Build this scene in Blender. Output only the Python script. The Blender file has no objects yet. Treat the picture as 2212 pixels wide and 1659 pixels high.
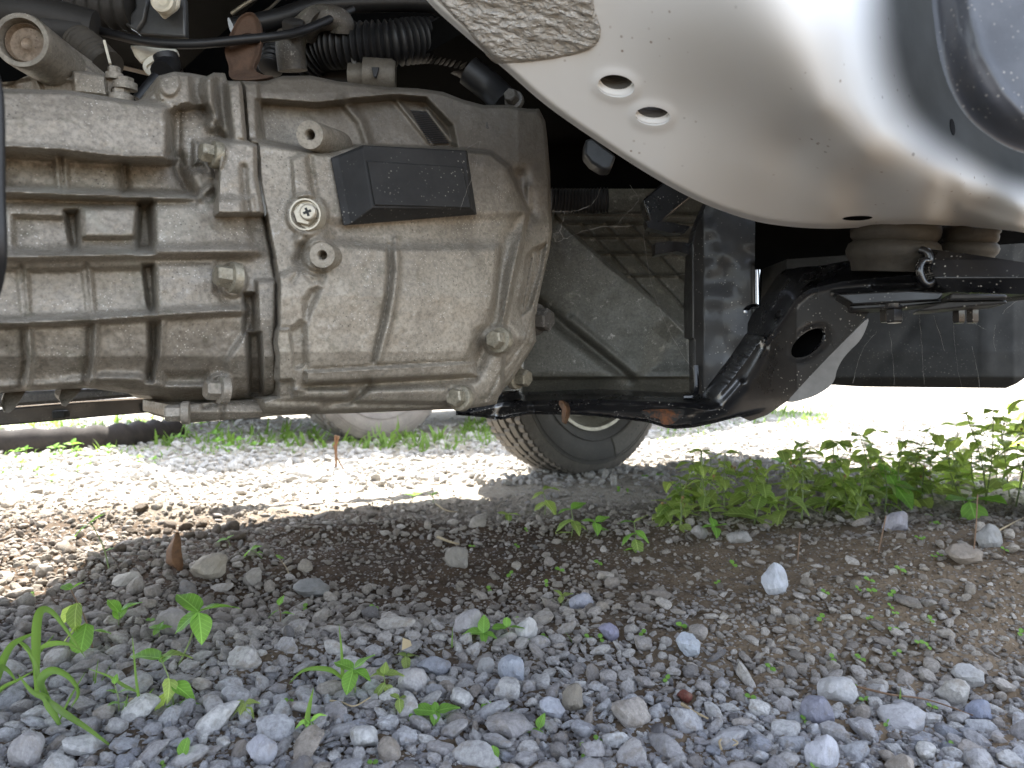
import bpy, bmesh, math, random
import numpy as np
from mathutils import Vector, Matrix, Quaternion, noise as mnoise

random.seed(7)
RNG = np.random.default_rng(11)
SC = bpy.context.scene
COL = SC.collection

# ------------------------------------------------------------------ camera, world, sun, exposure
CAM_H = 0.30
HORIZON = 790.0            # image row of the horizon on a 2212 x 1659 sheet
FPX = 1598.0               # focal length on that sheet
TH = math.atan((829.5 - HORIZON) / FPX)
cd = bpy.data.cameras.new('camera')
cam = bpy.data.objects.new('camera', cd)
COL.objects.link(cam)
cam.location = (0, 0, CAM_H)
cam.rotation_euler = (math.pi / 2 - TH, 0, 0)
cd.sensor_width = 36.0
cd.lens = 36.0 * FPX / 2212.0
cd.clip_start = 0.02
cd.clip_end = 500
cd.dof.use_dof = True
cd.dof.focus_distance = 0.72
cd.dof.aperture_fstop = 11.0
SC.camera = cam

SUN_EL = math.radians(58)
SUN_DIR = Vector((-0.11 * math.cos(SUN_EL), 0.994 * math.cos(SUN_EL), math.sin(SUN_EL)))   # towards the sun
w = bpy.data.worlds.new('World')
SC.world = w
w.use_nodes = True
nt = w.node_tree
nt.nodes.clear()
sky = nt.nodes.new('ShaderNodeTexSky')
sky.sky_type = 'NISHITA'
sky.sun_disc = False
sky.sun_elevation = SUN_EL
sky.sun_rotation = math.atan2(-0.11, 0.994)
sky.air_density = 1.0
sky.dust_density = 1.2
bg = nt.nodes.new('ShaderNodeBackground')
bg.inputs[1].default_value = 0.15
wo = nt.nodes.new('ShaderNodeOutputWorld')
# sky desaturated and lifted, so the open shade turns less blue
hs = nt.nodes.new('ShaderNodeHueSaturation')
hs.inputs['Saturation'].default_value = 0.5
hs.inputs['Value'].default_value = 1.15
nt.links.new(sky.outputs[0], hs.inputs['Color'])
nt.links.new(hs.outputs[0], bg.inputs[0])
nt.links.new(bg.outputs[0], wo.inputs[0])

sd_ = bpy.data.lights.new('sun', 'SUN')
sun = bpy.data.objects.new('sun', sd_)
COL.objects.link(sun)
sd_.energy = 5.0
sd_.angle = math.radians(0.55)
sd_.color = (1.0, 0.95, 0.87)
sun.rotation_euler = (-SUN_DIR).to_track_quat('-Z', 'Y').to_euler()

vs = SC.view_settings
vs.view_transform = 'Standard'
vs.look = 'None'
vs.exposure = 2.25
vs.gamma = 1.0
try:
    vs.use_curve_mapping = False
except Exception:
    pass
cy = SC.cycles
cy.max_bounces = 8
cy.diffuse_bounces = 5
cy.glossy_bounces = 3
cy.transmission_bounces = 4
cy.transparent_max_bounces = 6
cy.caustics_reflective = False
cy.caustics_refractive = False
cy.sample_clamp_indirect = 6.0
try:
    cy.use_denoising = True
except Exception:
    pass

# ------------------------------------------------------------------ places
def P(u, v, d):
    """the point seen at sheet position (u, v) at depth d metres"""
    xc = (u - 1106.0) / FPX * d
    yc = (829.5 - v) / FPX * d
    return (xc, d * math.cos(TH) + yc * math.sin(TH), CAM_H + yc * math.cos(TH) - d * math.sin(TH))

def PN(u, v, d):
    xc = (u - 1106.0) / FPX * d
    yc = (829.5 - v) / FPX * d
    return np.stack([xc, d * math.cos(TH) + yc * math.sin(TH), CAM_H + yc * math.cos(TH) - d * math.sin(TH)], -1)

def to_uv(x, y, z):
    """sheet position of a point (arrays)"""
    dy, dz = y, z - CAM_H
    d = dy * math.cos(TH) - dz * math.sin(TH)
    yc = dy * math.sin(TH) + dz * math.cos(TH)
    return 1106 + x / d * FPX, 829.5 - yc / d * FPX, d

def smooth01(t):
    t = np.clip(t, 0, 1)
    return t * t * (3 - 2 * t)

def vnoise(x, y, seed=0):
    """value noise on arrays, range 0..1"""
    xi = np.floor(x).astype(np.int64); yi = np.floor(y).astype(np.int64)
    fx = x - xi; fy = y - yi
    fx = fx * fx * (3 - 2 * fx); fy = fy * fy * (3 - 2 * fy)
    def hsh(a, b):
        n = (a * 374761393 + b * 668265263 + seed * 974711) & 0x7fffffff
        n = ((n ^ (n >> 13)) * 1274126177) & 0x7fffffff
        return ((n ^ (n >> 16)) & 0xffff) / 65535.0
    a = hsh(xi, yi); b = hsh(xi + 1, yi); c = hsh(xi, yi + 1); d = hsh(xi + 1, yi + 1)
    return (a * (1 - fx) + b * fx) * (1 - fy) + (c * (1 - fx) + d * fx) * fy

def fbm(x, y, oct=4, seed=0):
    s = 0; a = 0.5; t = 0
    for i in range(oct):
        s = s + a * vnoise(x, y, seed + i * 17); t += a
        x = x * 2.03 + 5.1; y = y * 2.03 - 3.7; a *= 0.5
    return s / t

def ground_z(x, y):
    """height of the ground (arrays or numbers)"""
    x = np.asarray(x, float); y = np.asarray(y, float)
    z = 0.010 * (fbm(x * 3.1, y * 3.1, 3, 3) - 0.5) * 2
    z = z + 0.012 * (fbm(x * 11, y * 11, 3, 9) - 0.5)
    def bump(cx, cy, ax, ay, rot, h):
        c, s = math.cos(rot), math.sin(rot)
        dx = (x - cx) * c + (y - cy) * s
        dy = -(x - cx) * s + (y - cy) * c
        return h * np.exp(-(dx / ax) ** 2 - (dy / ay) ** 2)
    z = z + bump(-0.66, 1.44, 0.24, 0.07, 0.25, 0.030)       # heaped gravel in the sun
    z = z + bump(-0.32, 1.32, 0.22, 0.05, 0.2, 0.012)
    z = z + bump(-0.20, 0.98, 0.34, 0.12, 0.1, -0.018)       # muddy rut
    z = z + bump(-0.05, 0.82, 0.30, 0.06, 0.05, 0.010)       # lip of gravel in front of the rut
    z = z + bump(0.70, 1.04, 0.46, 0.19, 0.05, 0.044)         # soil rise on the right
    z = z + bump(0.9, 1.25, 0.5, 0.3, 0.0, 0.020)
    z = z + 0.018 * (fbm(x * 5.5 + 3, y * 8.0, 2, 61) - .5) * np.exp(-((y - 1.0) / .6) ** 2)
    return np.where(y > 4, z * 0.6, z)

def G(u, v):
    """ground point under sheet position (u, v)"""
    z = 0.0
    for _ in range(4):
        k = (829.5 - v) / FPX
        d = (z - CAM_H) / (k * math.cos(TH) - math.sin(TH))
        x = (u - 1106.0) / FPX * d
        y = d * math.cos(TH) + k * d * math.sin(TH)
        z = float(ground_z(x, y))
    return Vector((x, y, z)), d

# ------------------------------------------------------------------ objects
def tag(o, label=None, cat=None, group=None, kind=None):
    if label: o['label'] = label
    if cat: o['category'] = cat
    if group: o['group'] = group
    if kind: o['kind'] = kind
    return o

def link(o, parent=None):
    COL.objects.link(o)
    if parent is not None:
        o.parent = parent
        o.matrix_parent_inverse = Matrix.Translation(parent.location).inverted() if parent.parent is None else Matrix.Identity(4)
    return o

def empty(name, loc):
    o = bpy.data.objects.new(name, None)
    o.empty_display_size = 0.05
    o.location = loc
    COL.objects.link(o)
    return o

def mesh_obj(name, verts, faces, mat, parent=None, smooth=True, sharp=None):
    me = bpy.data.meshes.new(name)
    me.from_pydata([tuple(map(float, p)) for p in verts], [], [tuple(int(i) for i in f) for f in faces])
    me.validate()
    me.update()
    if mat: me.materials.append(mat)
    if smooth:
        me.polygons.foreach_set('use_smooth', [True] * len(me.polygons))
        if sharp: me.set_sharp_from_angle(angle=math.radians(sharp))
    o = bpy.data.objects.new(name, me)
    link(o, parent)
    return o

class MB:
    """collects simple shapes into one mesh"""
    def __init__(s): s.v = []; s.f = []
    def add(s, v, f):
        o = len(s.v); s.v += [tuple(map(float, p)) for p in v]; s.f += [tuple(i + o for i in q) for q in f]
    def box(s, c, h, R=None):
        R = R or Matrix.Identity(3); c = Vector(c)
        v = [c + R @ Vector((sx * h[0], sy * h[1], sz * h[2])) for sx in (-1, 1) for sy in (-1, 1) for sz in (-1, 1)]
        s.add(v, [(0, 1, 3, 2), (4, 6, 7, 5), (0, 4, 5, 1), (2, 3, 7, 6), (0, 2, 6, 4), (1, 5, 7, 3)])
    def lathe(s, prof, base, axis, n=32, ref=None, cap0=True, cap1=True, wob=None):
        """prof: list of (distance along axis, radius)"""
        ax = Vector(axis).normalized(); base = Vector(base)
        r = Vector(ref) if ref else (Vector((0, 0, 1)) if abs(ax.z) < 0.9 else Vector((1, 0, 0)))
        e1 = (r - ax * r.dot(ax)).normalized(); e2 = ax.cross(e1)
        v = []; f = []
        for (t, rad) in prof:
            for i in range(n):
                a = 2 * math.pi * i / n
                v.append(base + ax * t + (e1 * math.cos(a) + e2 * math.sin(a)) * rad)
        for k in range(len(prof) - 1):
            for i in range(n):
                j = (i + 1) % n
                f.append((k * n + i, k * n + j, (k + 1) * n + j, (k + 1) * n + i))
        if cap0: f.append(tuple(range(n - 1, -1, -1)))
        if cap1: f.append(tuple((len(prof) - 1) * n + i for i in range(n)))
        s.add(v, f)
    def tube(s, pts, rad, n=12, caps=True):
        pts = [Vector(p) for p in pts]
        rads = rad if hasattr(rad, '__len__') else [rad] * len(pts)
        v = []; f = []; prev = None
        for k, p in enumerate(pts):
            t = (pts[min(k + 1, len(pts) - 1)] - pts[max(k - 1, 0)]).normalized()
            if prev is None:
                r = Vector((0, 0, 1)) if abs(t.z) < 0.9 else Vector((1, 0, 0))
                e1 = (r - t * r.dot(t)).normalized()
            else:
                e1 = (prev - t * prev.dot(t)).normalized()
            prev = e1; e2 = t.cross(e1)
            for i in range(n):
                a = 2 * math.pi * i / n
                v.append(p + (e1 * math.cos(a) + e2 * math.sin(a)) * rads[k])
        for k in range(len(pts) - 1):
            for i in range(n):
                j = (i + 1) % n
                f.append((k * n + i, k * n + j, (k + 1) * n + j, (k + 1) * n + i))
        if caps:
            f.append(tuple(range(n - 1, -1, -1))); f.append(tuple((len(pts) - 1) * n + i for i in range(n)))
        s.add(v, f)
    def build(s, name, mat, parent=None, smooth=True, sharp=40):
        return mesh_obj(name, s.v, s.f, mat, parent, smooth, sharp)

def spline(pts, n=8, closed=False):
    """Catmull-Rom through points of any dimension"""
    p = [np.array(q, float) for q in pts]; out = []
    m = len(p)
    for i in range(m if closed else m - 1):
        a = p[(i - 1) % m] if closed or i > 0 else 2 * p[0] - p[1]
        b = p[i]; c = p[(i + 1) % m]
        d = p[(i + 2) % m] if closed or i + 2 < m else 2 * p[-1] - p[-2]
        for k in range(n):
            t = k / n
            out.append(0.5 * ((2 * b) + (c - a) * t + (2 * a - 5 * b + 4 * c - d) * t * t + (3 * b - a - 3 * c + d) * t ** 3))
    if not closed: out.append(p[-1])
    return out

def pxtube(name, path, rad, mat, parent, n=12, sub=6, ringed=None):
    pts = [P(*q) for q in spline(path, sub)]
    m = MB()
    if ringed:
        # resample finely and ripple the radius
        pp = np.array(pts); L = np.r_[0, np.cumsum(np.linalg.norm(np.diff(pp, axis=0), axis=1))]
        N = max(int(L[-1] / (ringed / 6)), 8)
        s_ = np.linspace(0, L[-1], N)
        pp = np.stack([np.interp(s_, L, pp[:, i]) for i in range(3)], -1)
        rr = rad * (1 + 0.10 * np.sin(s_ / ringed * 2 * math.pi))
        m.tube(pp, list(rr), n)
    else:
        m.tube(pts, rad, n)
    return m.build(name, mat, parent, True, 60)

# ------------------------------------------------------------------ signed distance tools on the sheet
def seg_near(U, V, poly, closed=True):
    """distance to the polyline and the nearest point on it"""
    best = np.full(U.shape, 1e18); nu = np.zeros(U.shape); nv = np.zeros(U.shape)
    m = len(poly)
    for i in range(m if closed else m - 1):
        ax, ay = poly[i][0], poly[i][1]; bx, by = poly[(i + 1) % m][0], poly[(i + 1) % m][1]
        dx, dy = bx - ax, by - ay
        L2 = dx * dx + dy * dy
        if L2 < 1e-9: continue
        t = np.clip(((U - ax) * dx + (V - ay) * dy) / L2, 0, 1)
        qx = ax + t * dx; qy = ay + t * dy
        d = (U - qx) ** 2 + (V - qy) ** 2
        k = d < best
        best = np.where(k, d, best); nu = np.where(k, qx, nu); nv = np.where(k, qy, nv)
    return np.sqrt(best), nu, nv

def inside(U, V, poly):
    c = np.zeros(U.shape, bool); m = len(poly)
    for i in range(m):
        ax, ay = poly[i][0], poly[i][1]; bx, by = poly[(i + 1) % m][0], poly[(i + 1) % m][1]
        if ay == by: continue
        k = ((ay > V) != (by > V)) & (U < (bx - ax) * (V - ay) / (by - ay) + ax)
        c ^= k
    return c

def polysd(U, V, poly):
    d, _, _ = seg_near(U, V, poly)
    return np.where(inside(U, V, poly), d, -d)

def paint(U, V, h, ops):
    """ops add relief, in millimetres towards the viewer:
       ('p', polygon, amount, bevel)    raised (or sunk) field with sloping sides
       ('l', polyline, amount, width)   rounded ridge (or groove)
       ('e', (cu, cv, ru, rv, angle), amount, bevel)   round boss
       ('s', polygon, level, bevel)     field cut to a level"""
    for op in ops:
        k, shp, amt, bev = op
        if k == 'e':
            cu, cv, ru, rv, an = shp
            m = (abs(U - cu) < max(ru, rv) + bev) & (abs(V - cv) < max(ru, rv) + bev)
            if not m.any(): continue
            c, s = math.cos(math.radians(an)), math.sin(math.radians(an))
            du = (U[m] - cu) * c + (V[m] - cv) * s; dv = -(U[m] - cu) * s + (V[m] - cv) * c
            sd = (1 - np.sqrt((du / ru) ** 2 + (dv / rv) ** 2)) * min(ru, rv)
            h[m] += amt * smooth01(sd / bev + 0.5)
            continue
        q = np.array([p[:2] for p in shp], float)
        pad = abs(bev) * 2.2 + 2
        m = (U > q[:, 0].min() - pad) & (U < q[:, 0].max() + pad) & (V > q[:, 1].min() - pad) & (V < q[:, 1].max() + pad)
        if not m.any(): continue
        if k == 'l':
            d, _, _ = seg_near(U[m], V[m], shp, False)
            h[m] += amt * np.exp(-(d / bev) ** 2)
        else:
            t = smooth01(polysd(U[m], V[m], shp) / bev + 0.5)
            if k == 'p': h[m] += amt * t
            else: h[m] = h[m] * (1 - t) + amt * t
    return h

def relief(name, outline, dfun, mat, parent=None, step=2.5, holes=(), back=0.06, backdir=(0, 1, 0), wall=None, sharp=55):
    """a cast or pressed panel: its outline on the sheet, its depth from dfun, closed edges running back"""
    o = np.array([p[:2] for p in outline], float)
    us = np.arange(o[:, 0].min() - step, o[:, 0].max() + 2 * step, step)
    vs_ = np.arange(o[:, 1].min() - step, o[:, 1].max() + 2 * step, step)
    U, V = np.meshgrid(us, vs_)
    shp = U.shape
    dist, nu, nv = seg_near(U, V, outline)
    ins = inside(U, V, outline)
    sd = np.where(ins, dist, -dist)
    for hp in holes:
        d2, n2u, n2v = seg_near(U, V, hp)
        s2 = np.where(inside(U, V, hp), -d2, d2)
        k = s2 < sd
        sd = np.where(k, s2, sd); nu = np.where(k, n2u, nu); nv = np.where(k, n2v, nv)
    out = sd <= 0
    near = (~out) & (sd < step * 0.35)
    U2 = np.where(out | near, nu, U); V2 = np.where(out | near, nv, V)
    q = ~out
    keep = q[:-1, :-1] | q[1:, :-1] | q[:-1, 1:] | q[1:, 1:]
    R, C = np.nonzero(keep)
    W = shp[1]
    i0 = R * W + C
    quads = np.stack([i0, i0 + W, i0 + W + 1, i0 + 1], -1)
    used = np.unique(quads)
    remap = np.full(U.size, -1); remap[used] = np.arange(len(used))
    quads = remap[quads]
    uu = U2.ravel()[used]; vv = V2.ravel()[used]
    pts = PN(uu, vv, dfun(uu, vv))
    # boundary
    e = np.concatenate([quads[:, [0, 1]], quads[:, [1, 2]], quads[:, [2, 3]], quads[:, [3, 0]]])
    key = np.sort(e, 1); kk = key[:, 0] * (len(used) + 1) + key[:, 1]
    _, first, cnt = np.unique(kk, return_index=True, return_counts=True)
    be = e[first[cnt == 1]]
    bv = np.unique(be); n0 = len(pts)
    bm_ = {int(a): n0 + i for i, a in enumerate(bv)}
    hole_v = set()
    off = np.tile(np.array(backdir, float) * back, (len(bv), 1))
    if wall is not None and len(holes):
        dd = np.min([seg_near(uu[bv], vv[bv], hp)[0] for hp in holes], axis=0)
        off[dd < 0.6] = np.array(wall, float)
    pts = np.concatenate([pts, pts[bv] + off])
    faces = [tuple(qd) for qd in quads] + [(int(b), int(a), bm_[int(a)], bm_[int(b)]) for a, b in be]
    return mesh_obj(name, pts, faces, mat, parent, True, sharp)

def tps(points):
    """thin-plate surface through (u, v, d)"""
    p = np.array(points, float); x = p[:, :2] / 1000.0; n = len(p)
    def phi(r2): return np.where(r2 > 1e-14, 0.5 * r2 * np.log(np.maximum(r2, 1e-14)), 0)
    r2 = ((x[:, None] - x[None]) ** 2).sum(-1)
    A = np.zeros((n + 3, n + 3)); A[:n, :n] = phi(r2) + np.eye(n) * 1e-4
    A[:n, n] = 1; A[:n, n + 1:] = x; A[n, :n] = 1; A[n + 1:, :n] = x.T
    sol = np.linalg.solve(A, np.r_[p[:, 2], 0, 0, 0])
    def f(u, v):
        q = np.stack([np.asarray(u, float), np.asarray(v, float)], -1) / 1000.0
        s = q.shape[:-1]; q = q.reshape(-1, 2); out = np.zeros(len(q))
        for i in range(0, len(q), 20000):
            z = q[i:i + 20000]
            rr = ((z[:, None] - x[None]) ** 2).sum(-1)
            out[i:i + 20000] = phi(rr) @ sol[:n] + sol[n] + z @ sol[n + 1:]
        return out.reshape(s)
    return f

# crops of the reference sheet used while measuring: each maps its own coordinates to the sheet
def crop(x0, y0, k): return lambda *pts: [(x0 + k * a, y0 + k * b) for a, b in pts]
c1 = crop(0, 0, .2728); c2 = crop(493.7, 0, .2728); c3 = crop(0, 438.9, .2976); c4 = crop(548.6, 384, .3306)
c5 = crop(1042.4, 384, .3968); c6 = crop(1591, 384, .3307); c7 = crop(1042.4, 0, .2976); c8 = crop(1591, 0, .2976)
b1 = crop(0, 822.9, .3472); b2 = crop(713.2, 822.9, .3472); b3 = crop(1426.4, 822.9, .3552)
b4 = crop(0, 1207, .3472); b5 = crop(713.2, 1207, .3472); b6 = crop(1426.4, 1207, .3552)
cw = crop(1042.4, 866.8, .1984); cl = crop(0, 768, .1736); cc = crop(630.9, 301.7, .1984)

# ------------------------------------------------------------------ materials
class NB:
    """small helper to wire nodes"""
    def __init__(s, name):
        s.m = bpy.data.materials.new(name); s.m.use_nodes = True
        s.t = s.m.node_tree; s.t.nodes.clear()
        s.out = s.t.nodes.new('ShaderNodeOutputMaterial')
        s.p = s.t.nodes.new('ShaderNodeBsdfPrincipled')
        s.t.links.new(s.p.outputs[0], s.out.inputs[0])
        tc = s.t.nodes.new('ShaderNodeTexCoord'); s.co = tc.outputs['Object']
    def n(s, typ, **kw):
        x = s.t.nodes.new(typ)
        for k, v in kw.items():
            if k in x.inputs.keys(): 
                s.set(x.inputs[k], v)
            else: setattr(x, k, v)
        return x
    def set(s, sock, v):
        if isinstance(v, bpy.types.NodeSocket): s.t.links.new(v, sock)
        else: sock.default_value = v
    def noise(s, scale, detail=4, rough=0.6, co=None, dist=0.0):
        x = s.n('ShaderNodeTexNoise', Scale=scale, Detail=detail, Roughness=rough, Distortion=dist)
        s.t.links.new(co or s.co, x.inputs['Vector']); return x.outputs['Fac']
    def voro(s, scale, co=None, feature='F1', out='Distance', rand=1.0):
        x = s.n('ShaderNodeTexVoronoi', Scale=scale); x.feature = feature
        x.inputs['Randomness'].default_value = rand
        s.t.links.new(co or s.co, x.inputs['Vector']); return x.outputs[out]
    def ramp(s, fac, stops, interp='LINEAR'):
        x = s.t.nodes.new('ShaderNodeValToRGB'); cr = x.color_ramp; cr.interpolation = interp
        while len(cr.elements) > 1: cr.elements.remove(cr.elements[0])
        for i, (p, c) in enumerate(stops):
            e = cr.elements[0] if i == 0 else cr.elements.new(p)
            e.position = p
            e.color = (c, c, c, 1) if not hasattr(c, '__len__') else (*c[:3], 1)
        s.t.links.new(fac, x.inputs[0]); return x.outputs[0]
    def mix(s, f, a, b, mode='MIX'):
        x = s.t.nodes.new('ShaderNodeMix'); x.data_type = 'RGBA'; x.blend_type = mode
        for sock, v in ((x.inputs[0], f), (x.inputs[6], a), (x.inputs[7], b)):
            if isinstance(v, bpy.types.NodeSocket): s.t.links.new(v, sock)
            elif hasattr(v, '__len__'): sock.default_value = (*v[:3], 1)
            else: sock.default_value = v
        return x.outputs[2]
    def math(s, op, a, b=0.0):
        x = s.t.nodes.new('ShaderNodeMath'); x.operation = op; x.use_clamp = False
        s.set(x.inputs[0], a); s.set(x.inputs[1], b); return x.outputs[0]
    def bump(s, h, strength=0.3, dist=0.002, normal=None):
        x = s.n('ShaderNodeBump', Strength=strength, Distance=dist)
        s.t.links.new(h, x.inputs['Height'])
        if normal: s.t.links.new(normal, x.inputs['Normal'])
        return x.outputs[0]
    def fin(s, col, rough=0.6, metal=0.0, normal=None, spec=None, coat=None):
        s.set(s.p.inputs['Base Color'], col if isinstance(col, bpy.types.NodeSocket) else (*col[:3], 1))
        s.set(s.p.inputs['Roughness'], rough); s.set(s.p.inputs['Metallic'], metal)
        if normal: s.t.links.new(normal, s.p.inputs['Normal'])
        if spec is not None: s.p.inputs['Specular IOR Level'].default_value = spec
        if coat is not None:
            s.p.inputs['Coat Weight'].default_value = coat; s.p.inputs['Coat Roughness'].default_value = 0.12
        return s.m

def mat_casting(name, a=(.37, .335, .28), b=(.235, .205, .165), flecks=0.75, metal=0.25, stain=(.10, .095, .06), top_shade=False):
    n = NB(name)
    c = n.mix(n.ramp(n.noise(14, 5, .65), [(.3, 0), (.72, 1)]), a, b)
    c = n.mix(n.ramp(n.noise(330, 3, .7), [(.42, 0), (.66, .55)]), c, tuple(x * .45 for x in b))      # grain
    c = n.mix(n.ramp(n.noise(48, 5, .7, dist=.6), [(.56, 0), (.74, .75)]), c, stain)                   # oily stains
    c = n.mix(n.ramp(n.noise(75, 6, .75), [(.60, 0), (.70, .55)]), c, (.56, .54, .50))                # scuffs
    c = n.mix(n.ramp(n.noise(7, 5, .7, dist=1.0), [(.50, 0), (.68, .55)]), c, tuple(x * .62 for x in b))          # broad dirty areas
    c = n.mix(n.ramp(n.noise(11, 5, .7, dist=1.4), [(.58, 0), (.72, .5)]), c, (.30, .29, .24))
    sp = n.math('MULTIPLY', n.ramp(n.voro(420), [(.10, 1), (.24, 0)]), n.ramp(n.noise(38, 3), [(.47, 0), (.62, 1)]))
    c = n.mix(n.math('MULTIPLY', sp, flecks), c, (.80, .77, .70))
    pit = n.math('MULTIPLY', n.ramp(n.voro(250), [(.08, 1), (.2, 0)]), n.ramp(n.noise(27, 3), [(.5, 0), (.6, .8)]))
    c = n.mix(pit, c, (.05, .04, .03))
    if top_shade:
        # brown darkening painted over the upper bell, in place of its shade
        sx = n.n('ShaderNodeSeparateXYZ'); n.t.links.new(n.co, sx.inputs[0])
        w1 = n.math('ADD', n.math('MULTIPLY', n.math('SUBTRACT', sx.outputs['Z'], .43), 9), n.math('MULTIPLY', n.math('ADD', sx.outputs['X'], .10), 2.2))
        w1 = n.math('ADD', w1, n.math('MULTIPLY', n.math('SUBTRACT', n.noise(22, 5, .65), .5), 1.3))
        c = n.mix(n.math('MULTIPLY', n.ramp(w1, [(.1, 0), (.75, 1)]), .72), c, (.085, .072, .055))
    bmp = n.bump(n.math('ADD', n.noise(900, 3, .7), n.math('MULTIPLY', n.noise(120, 4), 1.5)), .32, .0012)
    return n.fin(c, n.ramp(n.noise(60, 3), [(.3, .42), (.7, .66)]), metal, bmp)

def mat_black(name, base=(.012, .012, .013), rough=.28, speck=1.0, dust=.35, coat=.3, dusty=(.16, .15, .13)):
    n = NB(name)
    c = n.mix(n.ramp(n.noise(22, 5, .6), [(.45, 0), (.8, dust)]), base, dusty)
    dots = n.math('MULTIPLY', n.ramp(n.voro(260), [(.11, 1), (.22, 0)]), n.ramp(n.noise(30, 4), [(.46, 0), (.66, 1)]))
    c = n.mix(n.math('MULTIPLY', dots, speck), c, (.55, .52, .46))
    r = n.math('ADD', n.ramp(n.noise(35, 4), [(.3, rough), (.8, min(rough + .3, 1))]), n.math('MULTIPLY', dots, .3))
    return n.fin(c, r, 0, n.bump(n.noise(240, 3), .12, .001), None, coat)

def mat_plain(name, col, rough=.5, metal=0., var=.25, scale=60, bump=.15, coat=None, spec=None):
    n = NB(name)
    c = n.mix(n.ramp(n.noise(scale, 5, .65), [(.3, 0), (.75, 1)]), col, tuple(x * (1 - var) for x in col))
    return n.fin(c, rough, metal, n.bump(n.noise(scale * 6, 3), bump, .001), spec, coat)

M = {}
M['case'] = mat_casting('cast_aluminium')
M['bell'] = mat_casting('cast_aluminium_bell', (.41, .37, .305), (.265, .232, .185), .6, top_shade=True)
M['dark_cast'] = mat_casting('dark_casting', (.13, .12, .105), (.07, .06, .05), .35)
M['gasket'] = mat_plain('black_gasket', (.012, .012, .012), .5)
M['zinc'] = mat_casting('zinc_bolt', (.42, .385, .30), (.26, .23, .17), .4, .55)
M['plug'] = mat_plain('cream_plug', (.58, .53, .43), .35, .35, .3, 120)
M['rust'] = mat_plain('rust', (.12, .07, .045), .85, 0, .55, 90, .6)
M['rust_cap'] = mat_casting('rusty_cap', (.30, .235, .17), (.15, .10, .065), .5, .3)
M['plastic'] = mat_black('black_plastic', (.015, .0148, .0145), .62, .5, .25, 0, (.07, .066, .06))
M['band'] = mat_plain('dusty_sidewall_band', (.13, .12, .105), .75, 0, .4, 120)
M['black'] = mat_black('black_chassis_paint', (.007, .007, .008), .20, 1.0, .12, .5, (.10, .09, .08))
M['gusset'] = mat_black('black_dusty_plate', (.012, .0115, .011), .34, .75, .35, .2, (.05, .047, .042))
M['skirt'] = mat_black('dusty_black_panel', (.015, .016, .015), .65, .2, .2, .0, (.06, .06, .055))
M['hose'] = mat_plain('black_rubber_hose', (.014, .014, .015), .5, 0, .4, 50)
M['hose_dark'] = mat_plain('dull_rubber_hose', (.028, .026, .024), .65, 0, .5, 60)
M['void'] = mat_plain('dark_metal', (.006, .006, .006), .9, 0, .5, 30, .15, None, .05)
M['cream'] = mat_plain('cream_bracket', (.80, .75, .62), .5, .1, .25, 70)
M['greyplate'] = mat_plain('grey_plate', (.09, .092, .095), .4, .3, .3, 50)
M['rubber'] = mat_plain('dusty_rubber', (.055, .047, .036), .7, 0, .5, 80, .4)
M['pin'] = mat_plain('chrome_pin', (.5, .5, .52), .15, 1.0, .2, 50, .02)
M['greyflap'] = mat_plain('grey_mudflap', (.27, .265, .25), .7, 0, .25, 90)
M['undertray'] = mat_casting('dull_tray', (.145, .143, .122), (.09, .09, .074), .3, .15, (.06, .064, .05))
M['railblack'] = mat_black('black_rail', (.014, .014, .014), .25, .15, .2, .3)
M['inner'] = mat_plain('unpainted_steel', (.10, .095, .085), .6, .2)

def mat_paint(outer_dark=False):
    n = NB('white_body_paint')
    c = n.mix(n.ramp(n.noise(9, 4, .6), [(.4, 0), (.8, .35)]), (.76, .765, .755), (.70, .675, .62))
    spot = n.math('MULTIPLY', n.ramp(n.voro(120), [(.07, 1), (.15, 0)]), n.ramp(n.noise(26, 3), [(.52, 0), (.62, .8)]))
    c = n.mix(spot, c, (.20, .13, .08))
    spot2 = n.math('MULTIPLY', n.ramp(n.voro(60), [(.05, 1), (.09, 0)]), n.ramp(n.noise(13, 3), [(.5, 0), (.6, .7)]))
    c = n.mix(spot2, c, (.26, .25, .24))
    if outer_dark:  # outer side of the rail darkened by colour, like a dark reflection
        at = n.n('ShaderNodeAttribute'); at.attribute_name = 'side_dark'
        c = n.mix(at.outputs['Fac'], c, (.020, .022, .021))
        n.fin(c, n.math('ADD', n.ramp(n.noise(30, 4), [(.3, .42), (.8, .58)]), n.math('MULTIPLY', at.outputs['Fac'], .38)), 0, n.bump(n.noise(90, 3), .05, .001), None, .45)
        n.set(n.p.inputs['Coat Weight'], n.math('MULTIPLY', n.math('SUBTRACT', 1.0, at.outputs['Fac']), .12))
        n.set(n.p.inputs['Specular IOR Level'], n.math('SUBTRACT', .5, n.math('MULTIPLY', at.outputs['Fac'], .3)))
        return n.m
    return n.fin(c, n.ramp(n.noise(30, 4), [(.3, .42), (.8, .58)]), 0, n.bump(n.noise(90, 3), .05, .001), None, .12)
M['paint'] = mat_paint()
M['rail_paint'] = mat_paint(True)

def mat_undercoat():
    n = NB('sprayed_undercoat')
    mp = n.n('ShaderNodeMapping'); n.t.links.new(n.co, mp.inputs[0]); mp.inputs['Scale'].default_value = (1.0, 2.2, 1.6)
    mp.inputs['Rotation'].default_value = (0, 0, .5)
    h = n.noise(130, 4, .55, mp.outputs[0], .5)
    c = n.mix(n.ramp(n.noise(60, 3), [(.35, 0), (.7, 1)]), (.60, .57, .52), (.47, .44, .39))
    return n.fin(c, .55, 0, n.bump(h, 1.0, .012))
M['undercoat'] = mat_undercoat()

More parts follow.
